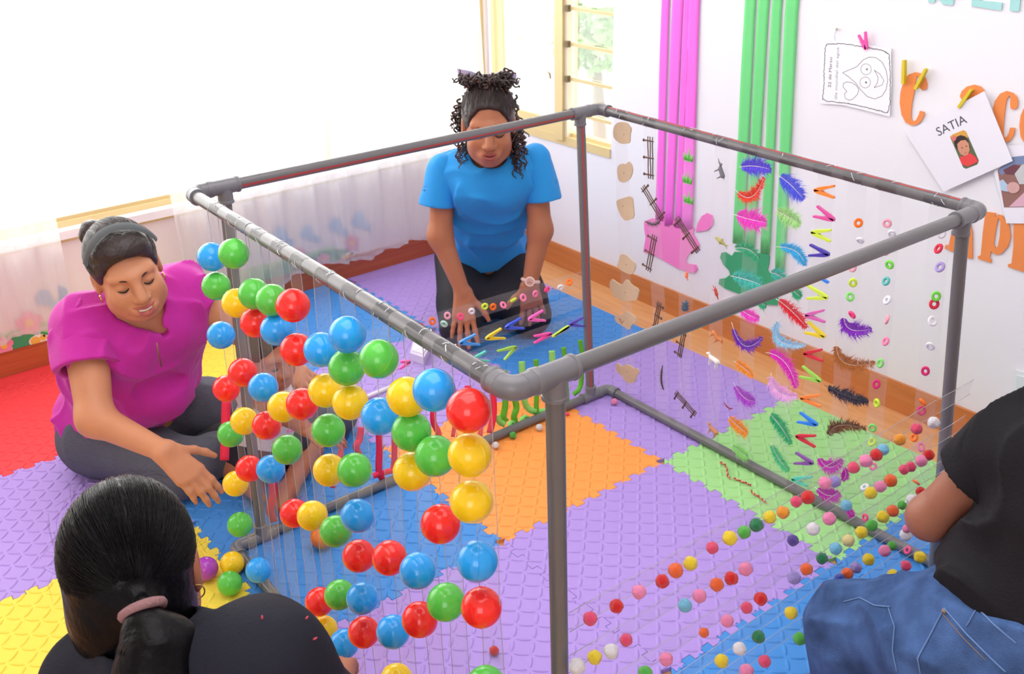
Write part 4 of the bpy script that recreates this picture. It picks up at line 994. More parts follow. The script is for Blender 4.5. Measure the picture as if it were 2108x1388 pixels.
centipede([(1328, 455), (1334, 459), (1341, 462), (1349, 462), (1355, 459), (1359, 454)], 'curved black toy centipede lying across the pink splat'); centipede([(1364, 752), (1362, 765), (1361, 778), (1362, 790), (1366, 803)], 'upright dark toy centipede above the purple mat')
crawler(1500, 838, [((-.018, .008), (-.006, 0), .0012, .0022), ((-.006, 0), (.006, -.003), .0022, .002), ((.006, -.003), (.016, .003), .002, .0012)], [], mat('toy_snake', (150, 40, 50), .5), 'thin red toy snake left of the violet feather', 'toy_snake')

# feathers
FM = {}
def feather(p0, p1, p2, wpx, rgb, label, tip_rgb=None, n=150, Y=None, shaft=(235, 225, 230)):
    """spine as a quadratic curve through pixel points on the panel"""
    Y = yb_it if Y is None else Y
    P = [on_y(*p, Y) for p in (p0, p1, p2)]; c1 = 2 * P[1] - (P[0] + P[2]) / 2
    wv = wpx / 2055 * 2.72; rs = np.random.RandomState(abs(hash(label)) % 9999 if False else (int(p0[0] * 7 + p1[1] * 3) % 9999))
    S_ = lambda t: (1 - t) ** 2 * P[0] + 2 * t * (1 - t) * c1 + t * t * P[2]
    t_ = empty('feather', S_(.5)); tag(t_, label, 'feather', 'dyed feathers on the hanging tapes')
    mb = MB(); key = 'feather_' + '_'.join(map(str, rgb)); m = mat(key, rgb, .85, .15, sheen=.5)
    for i in range(n * 2):
        t = .06 + .92 * (i // 2) / n; sg = 1 if i % 2 else -1; p = S_(t); d = nrm(S_(t + .01) - S_(t - .01)); s_ = np.cross(d, V(0, 1, 0)) * sg
        prof = math.sin(PI * min(1, t * .95 + .04)) ** .55
        L = wv * .55 * prof * (rs.uniform(.45, 1.2) if rs.rand() < .75 else rs.uniform(.3, 1.75))
        if rs.rand() < .06: L *= .3
        q = p + (s_ * .85 + d * rs.uniform(.25, .75)) * L + V(0, rs.uniform(-.006, .003), 0); mdl = p + (s_ * .95 + d * .2) * L * .55 + V(0, rs.uniform(-.004, 0), 0)
        wb = .00075; e = d * wb
        mb.add([p - e, p + e, mdl + e * 1.6, mdl - e * 1.6, q], [(0, 1, 2, 3), (3, 2, 4)])
        # downy side hairs
        for _w in range(2):
            z = q + (s_ * rs.uniform(-.5, .8) + d * rs.uniform(-.9, .9)) * L * .6 + V(0, rs.uniform(-.006, .004), 0); mb.add([mdl - e * .35, mdl + e * .35, z], [(0, 1, 2)])
    o = part(mb, 'vane', m, t_); o['kind'] = 'stuff'
    part(MB().tube([S_(t) + V(0, -.0015, 0) for t in np.linspace(-.03, .96, 12)], [.0008] * 8 + [.0006, .0005, .0004, .0003], 5), 'shaft', mat('feather_shaft_%d_%d_%d' % shaft, shaft, .5), t_, True)
VI, RD, MG, LG, GR, CY, TE = (96, 76, 226), (238, 62, 40), (244, 66, 206), (166, 224, 138), (52, 176, 124), (52, 178, 232), (72, 196, 180)
feather((1524, 344), (1555, 342), (1590, 350), 36, VI, 'violet-blue fluffy feather, topmost on the green strips')
feather((1604, 362), (1630, 382), (1656, 412), 40, (84, 96, 232), 'blue feather slanting down right below the far rail')
feather((1516, 392), (1548, 405), (1574, 362), 26, RD, 'red curved feather with its tip bent upward')
feather((1514, 442), (1546, 452), (1580, 458), 46, MG, 'bright magenta feather across the green strips'); feather((1598, 432), (1622, 446), (1650, 462), 36, LG, 'pale green feather right of the magenta one')
feather((1510, 512), (1542, 514), (1566, 538), 26, GR, 'dark green feather over the green splat top'); feather((1602, 508), (1640, 518), (1658, 548), 26, CY, 'cyan curved feather right of the green splat')
feather((1506, 568), (1538, 576), (1572, 588), 36, TE, 'teal feather over the middle of the green splat'); feather((1586, 560), (1602, 566), (1618, 576), 26, (68, 186, 170), 'small teal feather above the front pipe')
feather((1631, 596), (1640, 604), (1650, 612), 20, GR, 'tiny green feather just below the front pipe'); feather((1556, 618), (1568, 624), (1578, 630), 22, GR, 'short green feather at the foot of the green splat')
feather((1520, 632), (1542, 648), (1564, 656), 26, MG, 'magenta pink feather hanging just under the front pipe'); feather((1600, 616), (1632, 642), (1662, 676), 32, (226, 34, 50), 'deep red feather slanting down to the yellow peg')
feather((1508, 668), (1534, 712), (1572, 692), 26, (112, 34, 186), 'deep purple curved feather over the skirting board'); feather((1606, 656), (1604, 700), (1664, 710), 26, (150, 212, 242), 'pale blue curled feather over the skirting board')
feather((1513, 744), (1532, 758), (1552, 776), 22, (250, 152, 30), 'orange feather above the violet one'); feather((1580, 726), (1618, 748), (1640, 802), 34, (232, 36, 196), 'magenta long feather bending downward beside the pegs')
feather((1588, 770), (1602, 806), (1644, 815), 34, (248, 186, 240), 'pale pink fluffy feather below the long magenta one'); feather((1512, 790), (1532, 818), (1556, 825), 34, (184, 74, 214), 'violet feather over the purple mat')
feather((1500, 858), (1518, 876), (1540, 894), 34, (250, 156, 40), 'orange feather with a white quill over the green mat edge'); feather((1584, 852), (1606, 876), (1630, 916), 34, (46, 186, 118), 'emerald feather slanting over the green mat')
feather((1588, 912), (1604, 945), (1626, 970), 26, (84, 208, 140), 'light emerald feather lowest of the second tape'); feather((1506, 915), (1524, 930), (1540, 942), 28, (150, 226, 120), 'light green feather lying over the bottom pipe')
feather((1738, 650), (1752, 678), (1798, 676), 34, (138, 40, 196), 'purple feather by itself right of the yellow peg'); feather((1722, 706), (1742, 748), (1806, 744), 34, (178, 104, 40), 'brown curved feather above the black one', shaft=(220, 190, 160))
feather((1700, 794), (1745, 816), (1790, 826), 30, (44, 40, 62), 'black feather over the wood floor', shaft=(70, 66, 80)); feather((1706, 900), (1728, 876), (1786, 884), 28, (118, 70, 40), 'dark brown feather over the green mat', shaft=(190, 160, 130))
feather((1684, 938), (1708, 962), (1736, 944), 32, (216, 34, 192), 'magenta feather behind the topmost pompoms'); feather((1680, 1004), (1706, 1020), (1730, 1014), 34, (206, 46, 186), 'magenta feather behind the second pompom tape'); feather((1736, 962), (1742, 975), (1734, 990), 16, (216, 34, 192), 'short magenta feather tip beside the hot pink pompom'); feather((1740, 1040), (1750, 1052), (1756, 1064), 16, (226, 40, 200), 'small magenta feather lying on the bottom pipe')

# clothes pegs
PEG = {'orange': (252, 140, 56), 'magenta': (222, 84, 160), 'yellow-green': (212, 236, 76), 'indigo': (74, 62, 172), 'blue': (40, 134, 236), 'mauve': (214, 102, 176), 'yellow': (232, 208, 44), 'red': (214, 44, 60), 'lime': (160, 216, 84), 'purple': (138, 84, 164), 'teal': (88, 210, 190), 'sky blue': (70, 158, 240), 'royal blue': (62, 92, 220), 'pink': (250, 106, 196), 'hot pink': (250, 84, 176), 'violet': (88, 76, 196)}
m_spring = mat('spring_steel', (170, 170, 175), .3, metal=.9)
def peg(tip, e1, e2, col, label, group, unproj, out):
    m = mat('peg_' + col.replace(' ', '_').replace('-', '_'), PEG[col], .4)
    T, A, B = (unproj(*p) for p in (tip, e1, e2)); t = empty('clothes_peg', T); tag(t, '%s' % label, 'clothes peg', group)
    for E_ in (A, B):
        d = nrm(E_ - T); s_ = nrm(np.cross(d, out)); L = np.linalg.norm(E_ - T); mb = MB(); vs = []
        secs = [(0, .0034), (.08, .0048), (.25, .0056), (.45, .0050), (.7, .0036), (.94, .0034), (1, .0024)]
        for u, r in secs:
            for a, b in ((-1, -1), (1, -1), (1, 1), (-1, 1)): vs.append(T + d * L * u + s_ * r * a * .9 + out * (.004 + .0038 * b))
        fs = [(i * 4 + j, i * 4 + (j + 1) % 4, i * 4 + 4 + (j + 1) % 4, i * 4 + 4 + j) for i in range(len(secs) - 1) for j in range(4)] + [(3, 2, 1, 0), tuple(range(len(vs) - 4, len(vs)))]
        o = part(MB().add(vs, fs), 'lever', m, t); md = o.modifiers.new('bevel', 'BEVEL'); md.width = .0007; md.segments = 2
    mid = T * .58 + (A + B) / 2 * .42
    part(MB().torus(mid + out * .004, .003, .0006, rot_from(out), 14, 5), 'spring', m_spring, t, True)
onB = lambda x, y: on_y(x, y, yb_it + .004)
def zz(z): return lambda q: (z[0] + q[0] / z[2], z[1] + q[1] / z[2])
Za, Zb, Zc = zz((1440, 300, 4.627)), zz((1440, 580, 4.627)), zz((1440, 820, 4.627))
PEGS = [(Za, (1105, 420), (1295, 380), (1295, 492), 'orange'), (Za, (1295, 705), (1130, 570), (1095, 668), 'magenta'), (Za, (1075, 820), (1262, 800), (1258, 908), 'yellow-green'), (Za, (1245, 1035), (1062, 938), (1050, 1042), 'indigo'), (Za, (1075, 1200), (1240, 1185), (1238, 1302), 'blue'),
 (Zb, (1230, 150), (1040, 30), (1030, 155), 'yellow-green'), (Zb, (1020, 315), (1195, 268), (1205, 380), 'mauve'), (Zb, (1205, 520), (1040, 375), (1010, 480), 'yellow'), (Zb, (1005, 680), (1175, 642), (1185, 750), 'red'), (Zb, (1165, 945), (990, 800), (960, 900), 'lime'), (Zb, (975, 1105), (1155, 1075), (1165, 1185), 'orange'), (Zb, (1130, 1360), (965, 1240), (940, 1330), 'blue'),
 (Zc, (930, 355), (1115, 352), (1112, 460), 'red'), (Zc, (1090, 615), (925, 512), (910, 615), 'purple'), (Zc, (890, 765), (1080, 745), (1030, 830), 'teal')]
for k, (z, a, b, c_, col) in enumerate(PEGS):
    peg(z(a), z(b), z(c_), col, '%s plastic peg, %s from the top on the vertical peg tape' % (col, ORD[k]), 'pegs on the hanging peg tape', onB, V(0, -1, 0))
# pegs on the wall
onW = lambda x, y: on_y(x, y, YD - .008)
Zw = zz((1660, 0, 4.627))
peg(Zw((578, 470)), Zw((505, 330)), Zw((570, 298)), 'hot pink', 'hot pink peg clipped on the drop drawing', None, onW, V(0, -1, 0))
def wood_peg(a, b, label):
    A, B = onW(*Zw(a)), onW(*Zw(b)); d = nrm(B - A); s_ = nrm(np.cross(d, V(0, 1, 0))); t = empty('wooden_peg', A); tag(t, label, 'clothes peg', 'yellow wooden pegs on the wall letters'); L = np.linalg.norm(B - A); out = V(0, -1, 0)
    for k in (-1, 1):
        o_ = A + out * (.004 + .004 * k); vs = []
        for u, r in ((0, .0042), (.5, .0044), (1, .0034)):
            for a_, b_ in ((-1, -1), (1, -1), (1, 1), (-1, 1)): vs.append(o_ + d * L * u + s_ * r * a_ + out * b_ * .003)
        part(MB().add(vs, [(i * 4 + j, i * 4 + (j + 1) % 4, i * 4 + 4 + (j + 1) % 4, i * 4 + 4 + j) for i in range(2) for j in range(4)] + [(3, 2, 1, 0), (8, 9, 10, 11)]), 'lever', mat('peg_mustard', (222, 200, 44), .5), t)
    part(MB().torus(A + d * L * .58 + out * .004, .0045, .0006, rot_from(d), 12, 5), 'spring', m_spring, t, True)
wood_peg((935, 795), (942, 570), 'yellow peg standing upright on the left of orange letter C'); wood_peg((1050, 845), (1150, 655), 'yellow peg tilted right on top of orange letter C'); wood_peg((1465, 1020), (1585, 850), 'yellow peg clipped on top of the white name card')

# small rings
RC = {'orange': (252, 124, 48), 'white': (236, 236, 244), 'pale pink': (238, 170, 186), 'yellow-green': (212, 240, 80), 'light green': (140, 226, 120), 'hot pink': (250, 84, 140), 'red': (222, 60, 84), 'green': (132, 228, 92), 'teal': (96, 190, 184), 'pink': (246, 138, 178), 'magenta': (222, 58, 124), 'lilac': (176, 158, 214), 'mint': (190, 232, 214)}
ring_me = {}
def ring(p, col, seed, label, group, facing, sc=1):
    rs = np.random.RandomState(seed)
    if 'm' not in ring_me:
        me = mesh('elastic_ring', *(lambda q: (q.v, q.f))(MB().torus((0, 0, 0), .0078, .0036, n=22, m=10))); me.shade_smooth(); ring_me['m'] = me; me.materials.append(m_red)
    o = bpy.data.objects.new('elastic_ring', ring_me['m']); COL.objects.link(o)
    n_ = nrm(np.asarray(facing) + rs.uniform(-.75, .75, 3)); o.rotation_euler = Vector(n_).to_track_quat('Z', 'Y').to_euler()
    o.scale = (sc * rs.uniform(.82, 1.0), sc * rs.uniform(.95, 1.12), sc); o.location = tuple(p)
    o.material_slots[0].link = 'OBJECT'; o.material_slots[0].material = mat('ring_' + col.replace(' ', '_').replace('-', '_'), RC[col], .8, .2, bump=.25, bscale=300)
    tag(o, label, 'hair ring', group)
RA = [(1767, 459, 'orange'), (1771, 495, 'white'), (1755, 551, 'pale pink'), (1756, 582, 'yellow-green'), (1750, 611, 'light green'), (1754, 648, 'hot pink')]
RBb = [(1826, 460, 'pale pink'), (1836, 481, 'white'), (1822, 517, 'red'), (1831, 545, 'green'), (1824, 579, 'teal'), (1826, 618, 'white'), (1826, 658, 'pale pink'), (1823, 703, 'pink'), (1812, 748, 'light green'), (1804, 791, 'magenta'), (1805, 830, 'yellow-green'), (1796, 881, 'light green'), (1795, 910, 'yellow-green'), (1797, 960, 'pink'), (1780, 1003, 'white'), (1781, 1066, 'hot pink')]
RCc = [(1938, 480, 'white'), (1932, 512, 'red'), (1935, 550, 'lilac'), (1927, 610, 'green'), (1923, 626, 'red'), (1920, 661, 'white'), (1915, 713, 'white'), (1905, 764, 'magenta'), (1900, 829, 'orange'), (1897, 846, 'magenta'), (1882, 901, 'orange'), (1896, 920, 'pink'), (1886, 993, 'orange'), (1869, 1038, 'white'), (1868, 1133, 'hot pink')]
for nm, lst, g in (('short left', RA, 0), ('middle', RBb, 1), ('right-hand', RCc, 2)):
    for k, (px, py, c_) in enumerate(lst):
        ring(on_y(px, py, yb_it), c_, 100 * g + k, '%s elastic ring, %s from the top in the %s ring column' % (c_, ORD[k], nm), 'elastic rings on the hanging tapes', (.3, -1, .2), 1.0)
ring(on_z(1165, 853, .004), 'hot pink', 7, 'hot pink elastic ring lying on the mat beside the front post', 'loose rings', (0, .2, 1), 1.05)

# ================================================================== back-left panel (in front of the woman in blue)
XB = -.44
onL = lambda x, y: on_x(x, y, XB + .006)
RL = [(866, 673, 'magenta'), (890, 661, 'orange'), (914, 667, 'mint'), (921, 650, 'pale pink'), (948, 652, 'hot pink'), (971, 641, 'white'), (998, 631, 'yellow-green'), (1015, 632, 'orange'), (1036, 628, 'pink'), (1057, 618, 'yellow-green'), (1077, 613, 'pink'), (1102, 605, 'pink'), (1126, 596, 'hot pink'), (1154, 592, 'white'), (1172, 581, 'orange')]
for k, (px, py, c_) in enumerate(RL):
    ring(onL(px, py), c_, 400 + k, '%s elastic ring, %s from the left in the sideways ring row' % (c_, ORD[k]), 'elastic rings in front of the woman in blue', (1, -.5, .1))
Zl = zz((820, 480, 3.305))
PL = [((410, 745), (520, 685), (548, 755), 'sky blue'), ((590, 715), (695, 645), (722, 712), 'yellow'), ((722, 640), (828, 575), (850, 645), 'royal blue'), ((880, 585), (978, 522), (995, 592), 'pink')]
for k, (a, b, c_, col) in enumerate(PL): peg(Zl(a), Zl(b), Zl(c_), col, '%s plastic peg, %s from the left in the upper sideways peg row' % (col, ORD[k]), 'pegs in front of the woman in blue', onL, nrm(V(1, 0, 0)))
PL2 = [((75, 872), (10, 872), (0, 920), 'hot pink'), ((488, 862), (590, 800), (615, 868), 'teal'), ((795, 770), (668, 800), (715, 860), 'lime'), ((1035, 680), (918, 698), (918, 745), 'hot pink'), ((1155, 630), (1042, 702), (1052, 694), 'yellow-green'), ((1158, 620), (1250, 570), (1258, 630), 'violet')]
for k, (a, b, c_, col) in enumerate(PL2): peg(Zl(a), Zl(b), Zl(c_), col, '%s plastic peg, %s from the left in the lower sideways peg row' % (col, ORD[k]), 'pegs in front of the woman in blue', onL, nrm(V(1, 0, 0)))
peg((655, 872), (590, 887), (640, 905), 'pink', 'pink peg beside the toddler behind the balls', None, lambda x, y: on_x(x, y, XB - .06), V(1, 0, 0))
def row_fit(pts, y0_, y1_):
    P = np.array([onL(*p) for p in pts]); A = np.polyfit(P[:, 1], P[:, 2], 1); return V(XB, y0_, np.polyval(A, y0_)), V(XB, y1_, np.polyval(A, y1_))
for nm, pts, k in (('ring', [r[:2] for r in RL], 0), ('upper peg', [Zl(p[0]) for p in PL], 1), ('lower peg', [Zl(p[0]) for p in PL2[1:]], 2)):
    a, b = row_fit(pts, -1.04, .075); strip('sideways_tape', a, b, V(0, 0, 1), .055, V(1, 0, 0), 'clear sideways tape carrying the %s row before the woman in blue' % nm, 'tape', 'sideways tapes of the far left panel', None, 80 + k, False)
# ribbons
RBN = {'light green': (150, 236, 122), 'green': (96, 188, 46), 'red': (246, 44, 84), 'pink red': (250, 76, 110)}
def ribbon(px, col, label, wpx=16, X=-.425, floor_end=None):
    P = [on_x(x, y, X) for x, y in px]
    if floor_end:
        for x, y in floor_end: P.append(on_z(x, y, .006))
    for p in P: p[2] = max(p[2], .006)
    # smooth spline resample
    Q = []
    for i in range(len(P) - 1):
        p0 = P[max(i - 1, 0)]; p1, p2 = P[i], P[i + 1]; p3 = P[min(i + 2, len(P) - 1)]
        for t in np.linspace(0, 1, 6, endpoint=False): Q.append(.5 * ((2 * p1) + (-p0 + p2) * t + (2 * p0 - 5 * p1 + 4 * p2 - p3) * t * t + (-p0 + 3 * p1 - 3 * p2 + p3) * t ** 3))
    Q.append(P[-1]); vs = []; wv = wpx / 2055 * 2.55
    for i, q in enumerate(Q):
        d = nrm(Q[min(i + 1, len(Q) - 1)] - Q[max(i - 1, 0)]); s_ = nrm(np.cross(d, V(.75, -.55, .35))); a = math.sin(i * .7) * .25; s_ = nrm(s_ + V(1, 0, 0) * a); vs += [q - s_ * wv / 2, q + s_ * wv / 2]
    c = np.mean(vs, 0); me = mesh('paper_ribbon', [v - c for v in vs], [(i * 2, i * 2 + 1, i * 2 + 3, i * 2 + 2) for i in range(len(Q) - 1)])
    o = link('paper_ribbon', me, mat('ribbon_' + col.replace(' ', '_'), RBN[col], .6), None, True); o.location = tuple(c); tag(o, label, 'ribbon', 'paper ribbons on the far left panel')
    md = o.modifiers.new('thick', 'SOLIDIFY'); md.thickness = .0006
ribbon([(1038, 763), (1041, 795), (1040, 835), (1036, 858), (1042, 868)], 'green', 'green paper ribbon, leftmost of the green ribbons')
ribbon([(1074, 744), (1076, 780), (1078, 815), (1085, 838), (1102, 848), (1124, 846)], 'light green', 'light green ribbon curling to the right at its foot')
ribbon([(1103, 740), (1106, 780), (1104, 830), (1105, 872)], 'green', 'green ribbon hanging straight just left of the front post', 13)
ribbon([(1136, 722), (1138, 760), (1139, 790)], 'light green', 'light green ribbon directly above the pipe joint')
ribbon([(1160, 715), (1164, 750), (1166, 800), (1168, 846)], 'green', 'dark green ribbon just right of the front post', 13)
ribbon([(1194, 700), (1198, 730), (1197, 780), (1192, 802), (1180, 812)], 'green', 'green ribbon hooked at its foot beside the far post', 13)
ribbon([(1060, 822), (1063, 840), (1058, 858), (1061, 872)], 'green', 'short green ribbon under the pipe elbow')
ribbon([(1024, 855), (1028, 868), (1040, 874)], 'light green', 'light green ribbon curl on the orange mat, left one'); ribbon([(1046, 876), (1054, 870), (1062, 876)], 'light green', 'light green ribbon curl on the orange mat, right one', 12); ribbon([(1070, 866), (1082, 858), (1090, 864)], 'light green', 'small light green ribbon scrap beside the bottom pipe', 10)
ribbon([(743, 880), (740, 905), (733, 920), (742, 940)], 'red', 'wavy red ribbon between the fifth and sixth ball tapes', 15)
ribbon([(780, 870), (781, 920), (780, 970), (788, 988)], 'red', 'straight red ribbon reaching the bottom pipe'); ribbon([(812, 880), (812, 930), (809, 965), (795, 972), (768, 980)], 'red', 'red ribbon bending left along the bottom pipe', 14)
ribbon([(893, 835), (892, 868), (902, 890), (901, 905)], 'red', 'wavy red ribbon behind the blue and yellow balls', 15); ribbon([(935, 800), (938, 850), (932, 900)], 'red', 'red ribbon left of the top red ball of last tape', 10); ribbon([(963, 794), (966, 840), (960, 895)], 'red', 'red ribbon behind the rightmost red ball'); ribbon([(990, 812), (992, 850), (988, 900)], 'pink red', 'pinkish red ribbon between last ball tape and elbow', 12); ribbon([(1014, 806), (1016, 850), (1008, 892)], 'red', 'wide red ribbon below the pipe elbow', 17)
ribbon([(466, 826), (464, 880), (462, 948)], 'red', 'red ribbon at the left beside the magenta woman\'s knee', 18); ribbon([(560, 968), (562, 1020), (556, 1050), (564, 1075)], 'red', 'long red ribbon left of the bottom tee joint', 18); ribbon([(704, 885), (702, 930), (690, 970), (685, 1005)], 'pink red', 'pinkish red ribbon behind the fourth ball tape', 13)

# odds and ends on the mats
tw = [[on_z(x, y, .006) for x, y in ((1482, 952), (1493, 957), (1497, 970), (1498, 980), (1504, 986))], [on_z(x, y, .006) for x, y in ((1510, 985), (1522, 990), (1536, 995), (1548, 1000))], [on_z(x, y, .006) for x, y in ((1546, 1010), (1552, 1018), (1562, 1022), (1570, 1030), (1578, 1036))]]
for P, lab in zip(tw, ('upper twisted red foil wire on the green mat', 'middle twisted red foil wire on the green mat', 'lower twisted red foil wire on the green mat')):
    t = empty('foil_wire', P[0]); tag(t, lab, 'craft wire', 'twisted foil wires'); Q = [P[0] + (P[-1] - P[0]) * 0 for _ in range(0)]
    for i in range(len(P) - 1):
        for u in np.linspace(0, 1, 8, endpoint=False): Q.append(P[i] + (P[i + 1] - P[i]) * u)
    for ph, m in ((0, mat('foil_red', (170, 50, 40), .3, metal=.4)), (PI, mat('foil_pink', (246, 150, 130), .3, metal=.3))):
        part(MB().tube([q + V(math.cos(i * .9 + ph), 0, math.sin(i * .9 + ph)) * .0022 + V(0, 0, .001) for i, q in enumerate(Q)], .0018, 5), 'strand', m, t, True)
t = empty('plastic_box', on_z(872, 722, 0)); tag(t, 'small pale lilac and white plastic box on the purple mat', 'box')
def quadbox(cs, h_, m, nm, par):
    b = [on_z(x, y, .0018) for x, y in cs]; part(MB().plate([b], V(0, 0, 1), h_), nm, m, par)
quadbox([(845, 742), (852, 716), (886, 728), (874, 752)], .03, mat('box_lilac', (226, 214, 244), .4), 'box_body', t); quadbox([(849, 738), (855, 722), (880, 730), (872, 746)], .034, mat('box_white', (240, 238, 246), .4), 'box_lid', t)
t = empty('white_card', on_z(885, 700, 0)); tag(t, 'thin pale lilac card lying before the woman in blue', 'card'); quadbox([(868, 706), (884, 692), (900, 700), (888, 712)], .004, mat('box_lilac', (226, 214, 244)), 'card', t)
def marker(a, b, m, lab, cap_c):
    A, B = on_z(*a, .0085), on_z(*b, .0085); t = empty('felt_marker', A); tag(t, lab, 'marker', 'felt markers on the floor'); d = nrm(B - A); L = np.linalg.norm(B - A)
    smooth_angle(part(MB().tube([A, A + d * L * .68], .0065, 12), 'barrel', m, t)); smooth_angle(part(MB().tube([A + d * L * .68, A + d * L * .97, B], [.0072, .0066, .005], 12), 'cap', cap_c, t))
marker((752, 818), (846, 780), mat('marker_white', (244, 242, 246), .35), 'white felt marker on the purple mat behind the balls', mat('marker_white2', (232, 230, 240), .35)); marker((770, 832), (836, 806), mat('marker_peach', (244, 190, 160), .4), 'peach marker with an orange cap behind the balls', mat('marker_orange', (250, 140, 70), .4))
# ================================================================== people
def skin(name, rgb): return mat(name, rgb, .48, .4, bump=.05, bscale=160, var=.05, vscale=14, sss=.12)
def hair_mat(name, rgb, rough=.38): return mat(name, rgb, rough, .5, bump=.3, bscale=120)
class Head:
    """local frame: R right of the person, U up, F forward; sizes in metres"""
    def __init__(s, c, F, U, sc=1.0):
        s.c = np.asarray(c, float); s.F = nrm(F); s.U = nrm(U - s.F * np.dot(U, s.F)); s.R = np.cross(s.F, s.U); s.s = sc
        s.M = np.stack([s.R, s.F, s.U], 1)
    def p(s, r, f, u): return s.c + s.s * (s.R * r + s.F * f + s.U * u)
    def sdf(s, S_, ears=True, chub=0.0, neck=None, mouth_open=0.0):
        p, k, M = s.p, s.s, s.M; E_ = lambda c, r, kk, op='+': S_.ell(c, V(*r) * k, M, kk, op)
        E_(p(0, -.012, .032), (.073, .092, .086), .02); E_(p(0, .022, -.03), (.060 + chub * .5, .068, .083), .03)
        E_(p(0, .05, -.085), (.032 + chub, .03, .024), .03)
        for sg in (-1, 1):
            E_(p(sg * .034, .058, -.03), (.025 + chub, .026, .026 + chub), .025); E_(p(sg * .042, .02, -.062), (.022 + chub, .035, .03), .03)
            S_.cap(p(sg * .012, .083, .026), p(sg * .045, .068, .026), .010 * k, .009 * k, .02)
            E_(p(sg * .031, .098, .004), (.019, .02, .013), .014, '-'); E_(p(sg * .031, .070, .004), (.0155, .014, .0125), .006)
            if ears:
                E_(p(sg * .076, -.008, -.004), (.010, .019, .031), .006); E_(p(sg * .086, -.004, 0), (.008, .010, .018), .004, '-')
        S_.cap(p(0, .086, .018), p(0, .107, -.026), .009 * k, .0138 * k, .014)
        for sg in (-1, 1): E_(p(sg * .0135, .098, -.031), (.0085, .009, .0075), .008)
        E_(p(0, .086, -.062), (.030, .016, .017), .02)
        if mouth_open: E_(p(0, .104, -.061), (.021, .014, mouth_open), .004, '-')
        if neck is not None: S_.cap(p(0, -.014, -.055), neck, .047 * k, .056 * k, .03)
        return S_
    def features(s, root, brow_rgb, lip_rgb, closed=True, teeth=False, smile=.0, eyes=True, iris=(70, 45, 35)):
        p, k = s.p, s.s; off = -Vector(root.location)
        def P(mb, nm, m, sm=True):
            o = mb.build(nm, m, None, sm); o.parent = root; o.location = off; return o
        mbk = mat('brow_%d_%d_%d' % brow_rgb, brow_rgb, .7)
        for sg in (-1, 1):
            pts = [p(sg * (.014 + .039 * t), .0915 - .028 * t ** 1.7, .0205 + .0075 * math.sin(t * 2.6 + .1) - .004 * t) for t in np.linspace(0, 1, 7)]
            P(MB().tube(pts, [.0016 * k, .0026 * k, .0027 * k, .0025 * k, .0022 * k, .0017 * k, .0009 * k], 6), 'eyebrow', mbk)
            if eyes:
                lash = [p(sg * (.0145 + .033 * t), .0885 - .010 * (2 * t - 1) ** 2 - .006 * t, .0015 - .0065 * math.sin(PI * t)) for t in np.linspace(0, 1, 7)]
                P(MB().tube(lash, [.0008, .0017, .0021, .0022, .0021, .0018, .0008], 6), 'eyelash', mat('lash', (36, 26, 24), .6))
        ml = mat('lip_%d_%d_%d' % lip_rgb, lip_rgb, .38)
        sm = smile
        up_ = [p(x, .100 - 12 * x * x, -.0535 + sm * 14 * x * x - (.0015 if abs(x) < .004 else 0)) for x in np.linspace(-.025 - sm * .01, .025 + sm * .01, 9)]
        lo_ = [p(x, .098 - 12 * x * x, -.0685 - (.006 if teeth else 0) * (1 - (x / .025) ** 2) + sm * 22 * x * x + .012 * (abs(x) / (.025 + sm * .01)) ** 2) for x in np.linspace(-.025 - sm * .01, .025 + sm * .01, 9)]
        rr = [.0012, .0032, .0042, .0046, .0042, .0046, .0042, .0032, .0012]
        P(MB().tube(up_, [r * k * .9 for r in rr], 8), 'upper_lip', ml); P(MB().tube(lo_, [r * k * 1.15 for r in rr], 8), 'lower_lip', ml)
        if teeth:
            te = [p(x, .0945 - 11 * x * x, -.0605 + sm * 16 * x * x) for x in np.linspace(-.021, .021, 7)]
            P(MB().tube(te, [.003 * k, .0048 * k, .0054 * k, .0056 * k, .0054 * k, .0048 * k, .003 * k], 8), 'teeth', mat('tooth', (246, 240, 232), .25))
def hand(S_, wrist, f, n, s_, curl=(.3, .3, .3, .3), sc=1.0, thumb=.5, spread=.10, k=.006):
    """f forward, n back-of-hand normal, s_ thumb side"""
    f = nrm(f); n = nrm(n - f * np.dot(n, f)); sd = np.cross(f, n); s_ = sd * (1 if np.dot(sd, s_) > 0 else -1)
    K = [(.030, .088), (.010, .093), (-.010, .089), (-.028, .079)]
    seg = [(.042, .025, .021), (.046, .029, .022), (.043, .027, .022), (.034, .021, .019)]
    for i, (o, fw) in enumerate(K):
        kn = wrist + sc * (s_ * o + f * fw); S_.cap(wrist + sc * s_ * o * .55, kn, .0150 * sc, .0115 * sc, .014)
        d = nrm(f + s_ * spread * (1.2 - i * .8)); q = kn; r = [.0095, .0088, .0080, .0068] if i < 3 else [.0082, .0076, .0070, .006]; a = curl[i]
        for j in range(3):
            ang = a * (.6, 1.0, .8)[j]; d = nrm(d * math.cos(ang) - n * math.sin(ang) + 0) if True else d
            # rotate the running normal with the finger
            q2 = q + d * seg[i][j] * sc; S_.cap(q, q2, r[j] * sc, r[j + 1] * sc, k); q = q2
    tb = wrist + sc * (s_ * .026 + f * .022); d = nrm(f * .62 + s_ * .72 - n * .3 * thumb)
    S_.cap(wrist + sc * s_ * .012, tb, .015 * sc, .0135 * sc, .014)
    for L, r1, r2, turn in ((.040, .0135, .0105, .0), (.031, .0105, .0092, .25), (.026, .0092, .0075, .2)):
        d = nrm(d + (f - s_ * .4 - n * .35 * thumb) * turn); q2 = tb + d * L * sc; S_.cap(tb, q2, r1 * sc, r2 * sc, .007); tb = q2
